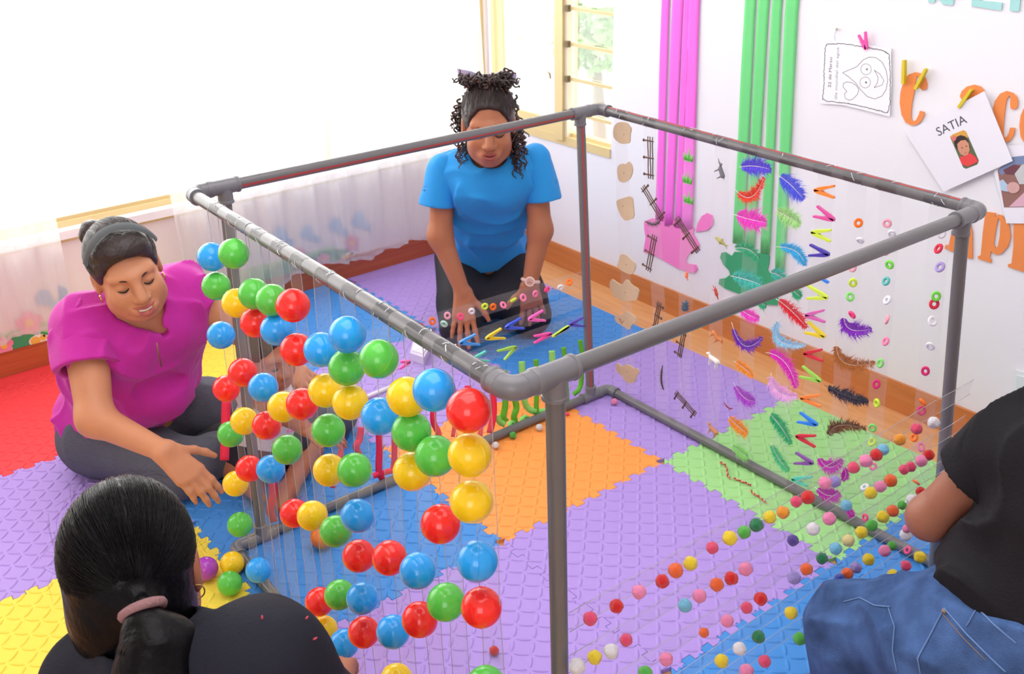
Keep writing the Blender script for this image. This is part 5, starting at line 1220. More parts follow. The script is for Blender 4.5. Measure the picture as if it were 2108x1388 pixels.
def strands(center, M, radii, tip, n, seed, start, mtl, name, parent, rad=.0009, lift=1.012, cuts=(), jitter=.06):
    """hair strands running over an ellipsoid from start directions to the tie direction"""
    rs = np.random.RandomState(seed); mb = MB(); r = np.asarray(radii); t = nrm(tip)
    for i in range(n):
        u = start(rs)
        if u is None: continue
        u = nrm(u)
        if any((((u * r + V(*cc[3:6]) - V(*cc[:3])) / V(*cc[6:])) ** 2).sum() < 1.12 for cc in cuts): continue
        th = math.acos(max(-1, min(1, float(np.dot(u, t)))))
        if th < .15: continue
        pts = []; l = lift + rs.uniform(-.006, .02); w_ = rs.uniform(-1, 1, 3) * jitter
        for a in np.linspace(0, .97, 9):
            q = (math.sin((1 - a) * th) * u + math.sin(a * th) * t) / math.sin(th); q = nrm(q + w_ * math.sin(a * PI)); pts.append(center + M @ (q * r * l))
        mb.tube(pts, [rad * .5] + [rad] * 7 + [rad * .6], 4, False)
    o = mb.build(name, mtl, None, True); o.parent = parent; o.location = -Vector(parent.location); o['kind'] = 'stuff'; return o
def body_root(name, parts, m, label, base):
    v, q = joined(parts); me = fast_mesh(name, v, q, base); o = link(name, me, m); o.location = tuple(map(float, base)); tag(o, label, 'person'); return o
def wear(name, S_, h, m, root, smooth=1):
    v, q = S_.mesh(h, smooth); me = fast_mesh(name, v, q, root.location); return link(name, me, m, root)
def lookat_frame(c): # camera axes in world
    return CM[:, 0], CM[:, 1], CM[:, 2]
cr, cu_, cb = CM[:, 0], CM[:, 1], CM[:, 2]
def camdir(r, u, b): return nrm(cr * r + cu_ * u + cb * b)
Z = V(0, 0, 1)

def sleeve(sh, end, d, r1, r2, ri, fa, seed, h=.0045):
    S_ = SDF().cap(sh, end + d * .06, r1, r2 * 1.02, .02); S_.disp(folds(fa, nrm(d + np.cross(d, cb) * .5), .07, seed, 0)); S_.disp(wrinkle(.002, 60, seed))
    S_.cap(end - d * .045, end + d * .2, ri, ri * 1.05, .004, '-'); S_.cut(end, d); return S_.mesh(h, 1)
def wear_j(name, parts, m, root):
    v, q = joined(parts); return link(name, fast_mesh(name, v, q, root.location), m, root)
# ------------------------------------------------------------- woman in magenta (left, cross-legged)
sk1 = skin('skin_tan', (206, 142, 104)); m_mag = mat('magenta_cloth', (196, 44, 160), .72, .2, bump=.12, bscale=140, sheen=.15)
m_leg = mat('charcoal_ribbed', (92, 94, 104), .8, .2, bump=.25, bscale=160, var=.1, vscale=60, stretch=(1, 1, 6))
h1 = Head(at_d(262, 560, 2.70), camdir(.54, -.44, .72), camdir(-.17, .86, .48), 1.03)
pel = V(-1.08, -1.185, .13); shR = at_d(172, 668, 2.80); shL = at_d(372, 600, 2.86); chest = (shR + shL) / 2
neckb = (shR + shL) / 2 + V(.03, 0, .03); lat = nrm(shL - shR); fw1 = nrm(np.cross(lat, Z)); fw1 = fw1 if fw1[0] > 0 else -fw1
mid = pel * .5 + chest * .5
S1 = SDF(); h1.sdf(S1, True, .006, neckb + V(0, 0, -.02), .008); hd = S1.mesh(.0024, 2)
# torso, arms, legs
elbR = at_d(196, 862, 2.72); wrR = at_d(338, 930, 2.60); hR = at_d(398, 985, 2.60)
T1 = SDF(); T1.cap(pel + lat * -.07, pel + lat * .07, .13, .13, .05).cap(pel, mid, .14, .145, .06).cap(mid - lat * .06, chest - lat * .07 - Z * .06, .105, .1, .06).cap(mid + lat * .06, chest + lat * .07 - Z * .06, .105, .1, .06).cap(shR, shL, .06, .06, .05).cap(neckb - Z * .02, neckb + Z * .03, .058, .056, .04)
hipR, hipL = pel - lat * .10 + V(.03, 0, -.02), pel + lat * .09 + V(.03, 0, -.02)
knR, knL = on_z(375, 965, .085), on_z(680, 845, .085); ankR, ankL = on_z(520, 905, .06), on_z(455, 905, .09)
T1.poly([hipR, knR, ankR], [.095, .066, .042], .03).poly([hipL, knL, ankL], [.095, .066, .042], .03)
T1.cap(ankR, on_z(560, 915, .035), .036, .028).cap(ankL, on_z(470, 960, .04), .036, .028)
A1 = SDF(); A1.poly([shR, elbR, wrR], [.058, .043, .026], .03)
fR = nrm(hR - wrR); hand(A1, wrR, fR, nrm(Z * .75 + tocam * .4), camdir(.5, .6, 0), (.26, .3, .34, .38), 1.0, .6, .02)
elbL = at_d(478, 668, 2.90); wrL = at_d(570, 742, 2.88)
A1.poly([shL, elbL, wrL], [.058, .043, .026], .03); hand(A1, wrL, nrm(at_d(632, 785, 2.86) - wrL), nrm(Z + tocam * .5), V(0, -1, 0), (.25, .25, .25, .25), .95)
mag = body_root('person', [hd, T1.mesh(.009), A1.mesh(.0034)], sk1, 'woman in a magenta top and grey headband sitting cross-legged on the mats', pel * V(1, 1, 0))
# blouse
B1 = SDF(); B1.cap(pel + lat * -.075 + Z * .02, pel + lat * .085 + Z * .02, .132, .132, .05).cap(pel + Z * .03, mid, .15, .155, .06).cap(mid, chest - Z * .07, .13, .11, .05).cap(mid - lat * .065, chest - lat * .08 - Z * .07, .122, .108, .06).cap(mid + lat * .065, chest + lat * .08 - Z * .07, .122, .108, .06)
B1.ell(mid + fw1 * .07 + lat * -.055 + Z * .075, V(.08, .075, .085), None, .06).ell(mid + fw1 * .07 + lat * .065 + Z * .075, V(.08, .075, .085), None, .06)
B1.ell(mid + fw1 * .07 - Z * .055, V(.125, .125, .09), None, .05)
B1.cap(shR - Z * .004, shL - Z * .004, .068, .068, .05).cap(neckb - Z * .05, neckb - Z * .012, .075, .066, .04)
sR = shR + (elbR - shR) * .48; sL = shL + (elbL - shL) * .42
B1.cap(shR, shR * .6 + sR * .4, .074, .074, .03).cap(shL, shL * .6 + sL * .4, .072, .07, .03)
dR, dL = nrm(elbR - shR), nrm(elbL - shL)
B1.disp(folds(.016, nrm(lat * .4 - Z + fw1 * .2), .10, 2)).disp(folds(.013, nrm(lat + Z * .35), .075, 6, .0)).disp(wrinkle(.003, 40, 2))
vbot = at_d(322, 697, 2.66); vtop = at_d(268, 628, 2.72)
B1.cap(neckb + Z * .07 + fw1 * .02, neckb + Z * .0 + fw1 * .05, .062, .055, .01, '-')
for o_ in (-.09, -.06, -.03, 0, .03, .06, .09): B1.cap(vtop + cb * o_, vbot + cb * o_, .048, .004, .006, '-')
B1.cut(pel - Z * .075, nrm(V(0, 0, -1) + fw1 * .35))
bl = wear_j('blouse', [B1.mesh(.0046, 1), sleeve(shR, sR, dR, .076, .084, .066, .012, 3), sleeve(shL, sL, dL, .072, .074, .058, .010, 4)], m_mag, mag)
# sleeve cuffs as parts
for s_e, d, r in ():
    a = nrm(np.cross(d, Z)); b = np.cross(d, a); Mx = np.stack([a, b, d], 1)
    o = MB().torus(s_e, r - .012 if r > .08 else r - .010, .0065, Mx, 40, 8).build('sleeve_cuff', m_mag, None, True); o.parent = mag; o.location = -mag.location
# chest skin showing in the neckline
zp = MB().tube([vbot + cb * .004 - Z * .012, vbot - Z * .045 + cb * .006, vbot - Z * .08 + cb * .004], .0022, 6).build('zip', mat('brass_zip', (150, 96, 84), .4, metal=.6), None, True); zp.parent = mag; zp.location = -mag.location
# leggings
L1 = SDF(); L1.poly([hipR, knR, knR * .35 + ankR * .65], [.112, .08, .06], .03).poly([hipL, knL, knL * .35 + ankL * .65], [.112, .08, .06], .03).cap(hipR, hipL, .115, .115, .04); L1.disp(folds(.005, nrm(lat + fw1 * .3), .06, 15)).disp(wrinkle(.002, 50, 5)); L1.cut(V(0, 0, .003), V(0, 0, -1))
wear('leggings', L1, .006, m_leg, mag, 1)
for a_, b_ in ((knR, ankR), (knL, ankL)):
    SH_ = SDF().cap(b_ * .8 + a_ * .2, b_, .05, .045, .02).cap(b_, b_ + nrm(b_ - a_) * .12 - Z * .01, .042, .03, .03); wear('black_sock', SH_, .005, mat('black_cloth', (38, 36, 42), .8), mag)
# hair
hm1 = hair_mat('hair_dark_brown', (46, 34, 32)); p, k = h1.p, h1.s
H1 = SDF(); H1.ell(p(0, -.014, .040), V(.083, .101, .094) * k, h1.M, .02).ell(p(-.0, .042, .088), V(.058, .04, .03) * k, h1.M, .03)
H1.ell(p(0, .095, -.02), V(.090, .085, .092) * k, h1.M, .012, '-').ell(p(0, .02, -.085), V(.12, .14, .085) * k, h1.M, .012, '-')
H1.disp(wrinkle(.0012, 160, 4))
hair1 = wear('hair', H1, .003, hm1, mag, 1)
bunc = p(.03, -.118, .066); BN = SDF().ell(bunc, V(.034, .032, .040) * k, h1.M, .01).cap(p(.02, -.085, .055), bunc, .020, .026, .02); BN.disp(wrinkle(.0025, 190, 8)); wear('hair_bun', BN, .0025, hm1, mag)
o = MB().torus(p(.0235, -.094, .058), .0235, .0065, rot_from(bunc - p(.02, -.085, .055)), 22, 8).build('hair_tie', mat('silver_grey_tie', (150, 160, 172), .5), None, True); o.parent = mag; o.location = -mag.location
def st1(rs):
    u = rs.randn(3); u[1] = abs(u[1]) * .8; u[2] = abs(u[2]) * .9 - .1
    return u if u[2] > -.15 and not (u[1] > .75 and u[2] < .55) else None
strands(p(0, -.014, .040), h1.M, V(.083, .101, .094) * k, V(.25, -.9, .25), 600, 11, st1, hm1, 'hair_strands', mag, .0007, 1.004, [(0, .095, -.02, 0, -.014, .040, .090, .085, .092), (0, .02, -.085, 0, -.014, .04, .12, .14, .085)])
band = []
for t in np.linspace(-1.25, 1.25, 26): band.append(p(.0885 * math.sin(t), .030 + .012 * math.cos(t), .040 + .1 * math.cos(t)))
bm2 = MB(); vs = []
for i, q in enumerate(band):
    d = nrm(band[min(i + 1, 25)] - band[max(i - 1, 0)]); n_ = nrm(q - p(0, 0, .03)); w_ = nrm(np.cross(d, n_)); wd = .013 if 3 < i < 22 else .009
    vs += [q - w_ * wd, q - w_ * wd * .6 + n_ * .005, q + w_ * wd * .6 + n_ * .005, q + w_ * wd]
fs = [(i * 4 + j, i * 4 + j + 1, i * 4 + 5 + j, i * 4 + 4 + j) for i in range(25) for j in range(3)]
o = bm2.add(vs, fs).build('headband', mat('grey_headband', (92, 97, 99), .8), None, True); o.parent = mag; o.location = -mag.location
for sg in (-1, 1):
    o = MB().torus(p(sg * .079, -.004, -.046), .008, .0022, np.stack([h1.F, h1.U, h1.R], 1), 18, 6).build('earring', mat('gold', (214, 180, 120), .25, metal=.9), None, True); o.parent = mag; o.location = -mag.location
h1.features(mag, (48, 32, 30), (186, 92, 92), True, True, .35)

# ------------------------------------------------------------- woman in blue (kneeling, back)
sk2 = skin('skin_brown', (176, 112, 80)); m_blue = mat('blue_tshirt', (44, 150, 224), .75, .2, bump=.1, bscale=150, sheen=.1); m_blk = mat('black_leggings', (34, 33, 40), .7, .3, bump=.1, bscale=200)
h2 = Head(at_d(1006, 258, 3.28), camdir(.03, -.52, .80), camdir(-.02, .82, .52), 1.06)
sR2, sL2 = at_d(905, 338, 3.42), at_d(1108, 318, 3.42)      # image left / right
pel2 = (V(-1.20, .245, .235)); lat2 = nrm((sL2 - sR2) * V(1, 1, .2)); fw2 = nrm(np.cross(lat2, Z)); fw2 = fw2 if fw2[0] > 0 else -fw2
ch2 = (sR2 + sL2) / 2; nb2 = ch2 + V(.0, 0, .03) + fw2 * .03; mid2 = pel2 * .48 + ch2 * .52
kR2, kL2 = on_z(948, 672, .085), on_z(1092, 648, .085)
hR2, hL2 = pel2 - lat2 * .085, pel2 + lat2 * .085
eR2, wR2 = at_d(906, 486, 3.46), at_d(953, 602, 3.47); eL2, wL2 = at_d(1112, 474, 3.46), at_d(1090, 588, 3.48)
S2 = SDF(); h2.sdf(S2, True, .0, nb2 - Z * .02, .006); hd2 = S2.mesh(.0026, 2)
T2 = SDF(); T2.cap(hR2 + lat2 * .02, hL2 - lat2 * .02, .098, .098, .05).cap(pel2, mid2, .115, .115, .06).cap(mid2 - lat2 * .05, ch2 - lat2 * .06 - Z * .07, .09, .09, .05).cap(mid2 + lat2 * .05, ch2 + lat2 * .06 - Z * .07, .09, .09, .05).cap(sR2 - Z * .02, sL2 - Z * .02, .038, .038, .04)
ft = lambda kn, hp: hp + (hp - kn) * .1 - Z * (hp[2] - .05)
T2.poly([hR2, kR2, ft(kR2, hR2)], [.085, .058, .04], .02).poly([hL2, kL2, ft(kL2, hL2)], [.085, .058, .04], .02)
A2 = SDF(); A2.poly([sR2 + lat2 * .015 - Z * .02, eR2, wR2], [.042, .040, .026], .03).poly([sL2 - lat2 * .015 - Z * .02, eL2, wL2], [.042, .040, .026], .03)
gR, gL = on_z(955, 690, .13), on_z(1098, 652, .13)
hand(A2, wR2, nrm(gR - wR2), nrm(fw2 * .7 + Z * .5), lat2, (.06, .05, .06, .1), 1.02, .5, .16); hand(A2, wL2, nrm(gL - wL2), nrm(fw2 * .7 + Z * .5), -lat2, (.06, .05, .06, .1), 1.02, .5, .16)
blu = body_root('person', [hd2, T2.mesh(.009), A2.mesh(.0034)], sk2, 'curly-haired woman in a bright blue T-shirt kneeling at the back of the frame', pel2 * V(1, 1, 0))
B2 = SDF(); B2.cap(pel2 - lat2 * .055 + Z * .05 + fw2 * .02, pel2 + lat2 * .055 + Z * .05 + fw2 * .02, .108, .108, .05).cap(pel2 + Z * .05 + fw2 * .04, mid2, .112, .118, .06).cap(mid2, ch2 - Z * .07 + fw2 * .02, .118, .1, .05).cap(mid2 - lat2 * .055, ch2 - lat2 * .062 - Z * .075, .108, .096, .06).cap(mid2 + lat2 * .055, ch2 + lat2 * .062 - Z * .075, .108, .096, .06)
B2.ell(mid2 + fw2 * .06 - lat2 * .06 + Z * .09, V(.075, .075, .075), None, .06).ell(mid2 + fw2 * .06 + lat2 * .06 + Z * .09, V(.075, .075, .075), None, .06)
B2.cap(sR2 + lat2 * .03 - Z * .022, sL2 - lat2 * .03 - Z * .022, .050, .050, .05).cap(nb2 - Z * .05, nb2 - Z * .01, .068, .066, .05)
q1, q2 = sR2 + (eR2 - sR2) * .56, sL2 + (eL2 - sL2) * .60; d1, d2 = nrm(eR2 - sR2), nrm(eL2 - sL2)
o1 = nrm(sR2 - sL2) * .014
B2.disp(folds(.015, nrm(-Z + lat2 * .15), .085, 9)).disp(folds(.012, nrm(lat2 + Z * .5), .08, 19, 0)).disp(wrinkle(.003, 40, 9))
B2.cap(nb2 + Z * .08 + fw2 * .0, nb2 + fw2 * .03 + Z * .01, .068, .064, .01, '-')
hem2 = pel2 + V(0, 0, .025)
B2.cut(hem2, nrm(V(0, 0, -1) - fw2 * .25))
wear_j('tshirt', [B2.mesh(.005, 1), sleeve(sR2 + lat2 * .012 - Z * .018, q1 + o1, nrm(q1 + o1 - sR2), .055, .068, .050, .003, 13), sleeve(sL2 - lat2 * .012 - Z * .018, q2 - o1, nrm(q2 - o1 - sL2), .055, .068, .050, .003, 14)], m_blue, blu)
L2 = SDF(); L2.cap(hR2 + lat2 * .02, hL2 - lat2 * .02, .108, .108, .04).poly([hR2, kR2], [.105, .078], .03).poly([hL2, kL2], [.105, .078], .03).poly([kR2, ft(kR2, hR2)], [.07, .055], .02).poly([kL2, ft(kL2, hL2)], [.07, .055], .02).cap(hR2 * .3 + kR2 * .7, hL2 * .3 + kL2 * .7, .07, .07, .05)
L2.disp(wrinkle(.0025, 40, 3)); L2.cut(V(0, 0, .003), V(0, 0, -1)); wear('leggings', L2, .006, m_blk, blu)
hm2 = hair_mat('hair_brown_black', (44, 30, 28), .45); hm2b = hair_mat('hair_curl_brown', (74, 44, 36), .5); p, k = h2.p, h2.s
H2 = SDF(); H2.ell(p(0, -.014, .040), V(.081, .099, .094) * k, h2.M, .02)
H2.ell(p(0, .10, -.005), V(.078, .075, .088) * k, h2.M, .012, '-').ell(p(0, .03, -.10), V(.13, .14, .10) * k, h2.M, .012, '-')
H2.ell(p(0, -.035, .112), V(.060, .046, .032) * k, h2.M, .02); H2.disp(wrinkle(.0016, 170, 12))
wear('hair', H2, .0032, hm2, blu)
def st2(rs):
    u = rs.randn(3); u[1] = abs(u[1]); u[2] = abs(u[2]) * .9
    return u if not (u[1] > .8 and u[2] < .6) else None
strands(p(0, -.014, .040), h2.M, V(.081, .099, .094) * k, V(0, -.5, .86), 600, 12, st2, hm2, 'hair_strands', blu, .0007, 1.004, [(0, .10, -.005, 0, -.014, .04, .078, .075, .088), (0, .03, -.10, 0, -.014, .04, .13, .14, .10)])
def curl_lock(a, b, rad, turns, th, seed):
    rs = np.random.RandomState(seed); d = nrm(b - a); u = nrm(np.cross(d, cb)); w_ = np.cross(d, u); n_ = int(turns * 9); L = np.linalg.norm(b - a); pts = []
    sway = rs.uniform(-.012, .012, 2); p0 = rs.uniform(0, 6)
    for i in range(n_ + 1):
        t = i / n_; an = p0 + t * turns * 2 * PI; r_ = rad * (.5 + .5 * min(1, t * 3)) * (1 - .3 * t)
        pts.append(a + d * L * t + u * (r_ * math.cos(an) + sway[0] * math.sin(t * 3)) + w_ * (r_ * math.sin(an) + sway[1] * math.sin(t * 4)))
    return pts, [th * (.9 - .5 * i / n_) for i in range(n_ + 1)]
cl1, cl2 = MB(), MB(); rs = np.random.RandomState(5)
for i in range(26):      # image-left locks
    a = at_d(rs.uniform(945, 965), rs.uniform(190, 260), 3.30 + rs.uniform(0, .1)); far = i < 12
    b = at_d(rs.uniform(925, 950), rs.uniform(235, 275), 3.34) if far else at_d(rs.uniform(938, 962), rs.uniform(300, 358), 3.32 + rs.uniform(-.02, .03))
    (cl2 if i % 3 else cl1).tube(*curl_lock(a, b, rs.uniform(.006, .011), rs.uniform(3, 6), .0042, i), 6)
for i in range(30):      # image-right locks
    a = at_d(rs.uniform(1046, 1062), rs.uniform(190, 270), 3.30 + rs.uniform(0, .1))
    b = at_d(rs.uniform(1052, 1086), rs.uniform(280, 375), 3.30 + rs.uniform(-.02, .03))
    (cl2 if i % 3 == 0 else cl1).tube(*curl_lock(a, b, rs.uniform(.006, .012), rs.uniform(3, 6), .0045, 50 + i), 6)
for i in range(90):
    a = p(rs.uniform(-.068, .068), -.015 + rs.uniform(-.04, .04), .118 + rs.uniform(0, .022)); b = a + h2.R * rs.uniform(-.05, .05) + h2.U * rs.uniform(-.01, .025) + h2.F * rs.uniform(-.03, .03)
    (cl1 if i % 4 else cl2).tube(*curl_lock(a, b, .009, 2.2, .0052, 90 + i), 6)
for mb_, mm in ((cl1, hm2), (cl2, hm2b)):
    o = mb_.build('hair_curls', mm, None, True); o.parent = blu; o.location = -blu.location; o['kind'] = 'stuff'
mbw = MB()
for sg, tipu in ((-1, -.012), (1, .012)):
    a = p(0, -.07, .118); q = [a + h2.U * .008, a + h2.R * sg * .05 + h2.U * .03, a + h2.R * sg * .095 + h2.U * (.028 + tipu), a + h2.R * sg * .092 + h2.U * (-.002 + tipu), a + h2.R * sg * .05 - h2.U * .006, a - h2.U * .008]
    mbw.plate([q], h2.F, .003)
o = mbw.build('hair_bow', mat('lilac_ribbon', (206, 196, 232), .6), None); o.parent = blu; o.location = -blu.location
h2.features(blu, (40, 28, 26), (166, 78, 74), True, False, 0)
dw = nrm(eL2 - wL2); wc = wL2 + dw * .018; Mx = rot_from(dw)
o = MB().torus(wc, .0285, .0065, Mx, 28, 8).build('watch_strap', mat('blush_strap', (236, 200, 190), .5), None, True); o.parent = blu; o.location = -blu.location
wf = wc + nrm(tocam - dw * np.dot(tocam, dw)) * .032; wn = nrm(tocam - dw * np.dot(tocam, dw))
wo = MB().tube([wf - wn * .004, wf + wn * .005, wf + wn * .006], [.0175, .0175, .0155], 20).build('watch', mat('blush_case', (236, 204, 194), .35), None); wo.parent = blu; wo.location = -blu.location
o = MB().tube([wf + wn * .006, wf + wn * .0065], [.0125, .0125], 18).build('watch_dial', mat('rose_dial', (206, 160, 150), .3), None); o.parent = wo
hh = MB()
for an, L in ((.5, .009), (2.3, .007)):
    a = nrm(np.cross(wn, Z)); b = np.cross(wn, a); hh.tube([wf + wn * .0068, wf + wn * .0068 + (a * math.cos(an) + b * math.sin(an)) * L], .0006, 5)
o = hh.build('watch_hands', mat('ink_dark', (60, 50, 50)), None); o.parent = wo

# ------------------------------------------------------------- toddler behind the balls
sk3 = skin('skin_toddler', (178, 112, 84)); 
tp = on_z(540, 905, .11); tc = tp + V(.05, .03, .20); h3 = Head(at_d(548, 735, 2.74), camdir(.75, -.35, .5), camdir(-.1, .93, .3), .80)
S3 = SDF(); h3.sdf(S3, True, .006, tc, 0); hd3 = S3.mesh(.003)
T3 = SDF(); T3.cap(tp, tc - Z * .03, .075, .06, .04).cap(tc - V(.03, .05, .02), tc + V(-.03, .05, -.02), .035, .035, .03)
k3a, f3a = on_z(478, 958, .05), on_z(520, 1002, .035); k3b, f3b = on_z(638, 925, .06), on_z(592, 1012, .03)
T3.poly([tp + V(.02, -.04, -.03), k3a, f3a], [.048, .038, .026], .02).cap(f3a, f3a + nrm(V(.6, -.1, 0)) * .07, .026, .018).poly([tp + V(.02, .04, -.03), k3b, f3b], [.048, .036, .025], .02).cap(f3b, f3b + nrm(V(.5, -.4, 0)) * .075, .026, .018)
T3b = SDF()
a4 = at_d(630, 885, 2.64); T3.poly([tc + V(.02, -.05, -.02), at_d(590, 850, 2.64), a4], [.035, .03, .02], .02); hand(T3b, a4, nrm(V(.5, .5, -.1)), Z, V(0, -1, 0), (.4, .4, .4, .4), .62)
tod = body_root('person', [hd3, T3.mesh(.006), T3b.mesh(.0028)], sk3, 'dark-haired toddler in a white top sitting behind the coloured balls', tp * V(1, 1, 0))
B3 = SDF(); B3.cap(tp + Z * .02, tc - Z * .03, .092, .074, .04).cap(tc - V(.03, .05, .02), tc + V(-.03, .05, -.02), .045, .045, .03).cap(tc + V(.02, -.05, -.02), tc * .5 + at_d(590, 850, 2.64) * .5, .043, .04, .02); B3.disp(wrinkle(.002, 60, 3)); wear('toddler_top', B3, .005, mat('white_cloth', (236, 228, 232), .8), tod)
L3 = SDF(); L3.cap(tp + V(.02, -.04, -.03), tp * .35 + k3a * .65, .066, .058, .03).cap(tp + V(.02, .04, -.03), tp * .35 + k3b * .65, .066, .058, .03).cap(tp, tp - Z * .02, .088, .088, .03); L3.cut(V(0, 0, .003), -Z); wear('shorts', L3, .005, mat('dark_shorts', (48, 44, 56), .8), tod)
H3 = SDF(); H3.ell(h3.p(0, -.016, .042), V(.082, .1, .092) * .8, h3.M).ell(h3.p(0, .1, -.02), V(.08, .07, .1) * .8, h3.M, .01, '-').ell(h3.p(0, .03, -.1), V(.13, .14, .09) * .8, h3.M, .01, '-'); H3.disp(wrinkle(.0015, 180, 2)); wear('hair', H3, .0035, hair_mat('hair_toddler', (44, 32, 30)), tod)
h3.features(tod, (50, 36, 34), (180, 96, 92), True, False, 0)

# ------------------------------------------------------------- black-haired woman (foreground, from behind)
sk4 = skin('skin_olive', (170, 108, 80)); m_navy = mat('navy_cloth', (30, 31, 42), .8, .2, bump=.15, bscale=220)
h4 = Head(at_d(276, 1180, 1.40), camdir(-.16, .10, -1.0), camdir(-.06, .93, .36), 1.0); h4.F = nrm(h4.F)
s4R, s4L = at_d(548, 1375, 1.27), at_d(205, 1425, 1.45); ch4 = (s4R + s4L) / 2 + V(0, 0, 0); nb4 = at_d(318, 1350, 1.38)
lat4 = nrm(s4R - s4L); pel4 = V(ch4[0], ch4[1], .14) + V(.02, -.02, 0)
S4 = SDF(); h4.sdf(S4, True, .004, nb4 - Z * .04, 0); hd4 = S4.mesh(.0026, 1)
T4 = SDF(); T4.cap(pel4 - lat4 * .08, pel4 + lat4 * .08, .13, .13, .05).cap(pel4, ch4 - Z * .12, .12, .12, .06).cap(s4R - lat4 * .03, s4L + lat4 * .03, .06, .06, .05).cap(nb4 - Z * .06, nb4, .06, .055, .04)
e4R, e4L = s4R + V(-.05, .1, -.25), s4L + V(-.08, -.02, -.27); w4R, w4L = e4R + V(-.18, .08, -.07), e4L + V(-.14, .1, -.06)
T4.poly([s4R, e4R, w4R], [.05, .04, .026]).poly([s4L, e4L, w4L], [.05, .04, .026])
kn4R, kn4L = pel4 + V(-.32, .28, -.05), pel4 + V(-.38, -.2, -.05); T4.poly([pel4 + lat4 * .09, kn4R, pel4 + V(-.35, -.05, -.09)], [.09, .065, .04]).poly([pel4 - lat4 * .09, kn4L, pel4 + V(-.28, .16, -.09)], [.09, .065, .04])
H4b = SDF(); hand(H4b, w4R, nrm(V(-.6, .3, -.3)), Z, lat4 * -1, (.4, .4, .4, .4)); hand(H4b, w4L, nrm(V(-.6, .3, -.3)), Z, lat4, (.4, .4, .4, .4))
fgw = body_root('person', [hd4, T4.mesh(.008), H4b.mesh(.0035)], sk4, 'woman with black ponytail seen from behind in the foreground, navy top', pel4 * V(1, 1, 0))
B4 = SDF(); B4.cap(pel4 - lat4 * .08, pel4 + lat4 * .08, .15, .15, .05).cap(pel4, ch4 - Z * .12, .145, .145, .06).cap(s4R - lat4 * .02, s4L + lat4 * .02, .075, .075, .05).cap(nb4 - Z * .07, nb4 - Z * .005, .078, .066, .05).cap(s4R, e4R, .075, .066, .03).cap(s4L, e4L, .075, .066, .03); B4.disp(folds(.008, nrm(-Z + lat4 * .4), .09, 21)).disp(wrinkle(.003, 40, 21)); B4.cap(nb4 - Z * .01, nb4 + Z * .1, .056, .06, .006, '-'); B4.cut(V(0, 0, .01), -Z)
wear('navy_top', B4, .0055, m_navy, fgw)
L4 = SDF(); L4.poly([pel4 + lat4 * .09, kn4R, pel4 + V(-.35, -.05, -.085)], [.105, .08, .055]).poly([pel4 - lat4 * .09, kn4L, pel4 + V(-.28, .16, -.085)], [.105, .08, .055]); L4.cut(V(0, 0, .003), -Z); wear('trousers', L4, .008, mat('dark_trousers', (44, 44, 54), .8), fgw)
fl = MB(); rs = np.random.RandomState(8)
for px, py in ((596, 1316), (590, 1350), (545, 1338), (470, 1316), (500, 1372)):
    c0 = at_d(px, py, 1.25); dvec = nrm(CAM - c0)
    # seat on the cloth surface by sphere about the shoulder line
    base_c = s4R if px > 450 else ch4
    n_ = nrm(c0 - base_c); c1_ = base_c + n_ * .0775
    fl.ell(c1_, (.0022, .0014, .0038), rot_from(n_, dvec), 8, 5)
o = fl.build('printed_petals', mat('petal_red', (196, 70, 90), .7), None, True); o.parent = fgw; o.location = -fgw.location; o['kind'] = 'stuff'
hm4 = mat('hair_black', (9, 8, 11), .3, .12, bump=.15, bscale=150); p, k = h4.p, h4.s
HC = V(.081, .096, .095)
H4 = SDF(); H4.ell(p(0, -.016, .034), HC * k, h4.M, .02).ell(p(0, -.040, -.035), V(.066, .055, .052) * k, h4.M, .04)
tie = at_d(292, 1246, 1.278); H4.cap(p(0, -.06, -.02), tie, .040, .011, .03)
H4.ell(p(0, -.026, -.065), V(.067, .064, .068) * k, h4.M, .04); H4.ell(p(0, .115, -.03), V(.09, .075, .1) * k, h4.M, .012, '-').ell(p(0, .088, -.085), V(.14, .07, .10) * k, h4.M, .012, '-')
H4.disp(wrinkle(.0008, 220, 3)); wear('hair', H4, .0032, hm4, fgw)
loc_t = np.linalg.inv(h4.M) @ (tie - p(0, -.016, .034)); loc_t = nrm(loc_t / HC)
def st4(rs):
    u = rs.randn(3); u[1] = u[1] * .7 + .35; return u
strands(p(0, -.016, .034), h4.M, HC * k, loc_t, 1900, 13, st4, hm4, 'hair_strands', fgw, .0006, 1.0, [(0, .115, -.03, 0, -.016, .034, .09, .075, .1), (0, .088, -.085, 0, -.016, .034, .14, .07, .10)], jitter=.04)
# fly-away hairs
fa = MB()
for i in range(70):
    u = nrm(rs.randn(3) * V(1, .6, 1) + V(0, .1, .5)); a = p(0, -.02, .034) + h4.M @ (u * HC * k); t_ = nrm(np.cross(u, rs.randn(3))); a2 = a + h4.M @ (u * rs.uniform(.004, .014) + t_ * .02); a3_ = a + h4.M @ (u * rs.uniform(.0, .016) + t_ * .045)
    fa.tube([a, a2, a3_], .00014, 3, False)
o = fa.build('flyaway_hairs', hm4, None); o.parent = fgw; o.location = -fgw.location; o['kind'] = 'stuff'
PT = SDF(); pt = [tie, at_d(300, 1292, 1.265), at_d(316, 1340, 1.26), at_d(322, 1400, 1.265), at_d(322, 1470, 1.28)]; PT.poly(pt, [.010, .019, .036, .046, .045], .015).poly([pt[1], at_d(355, 1322, 1.27), at_d(405, 1352, 1.28), at_d(432, 1400, 1.29)], [.016, .024, .022, .012], .02); PT.disp(wrinkle(.0015, 150, 6)); wear('ponytail', PT, .0036, hm4, fgw)
ps_ = MB()
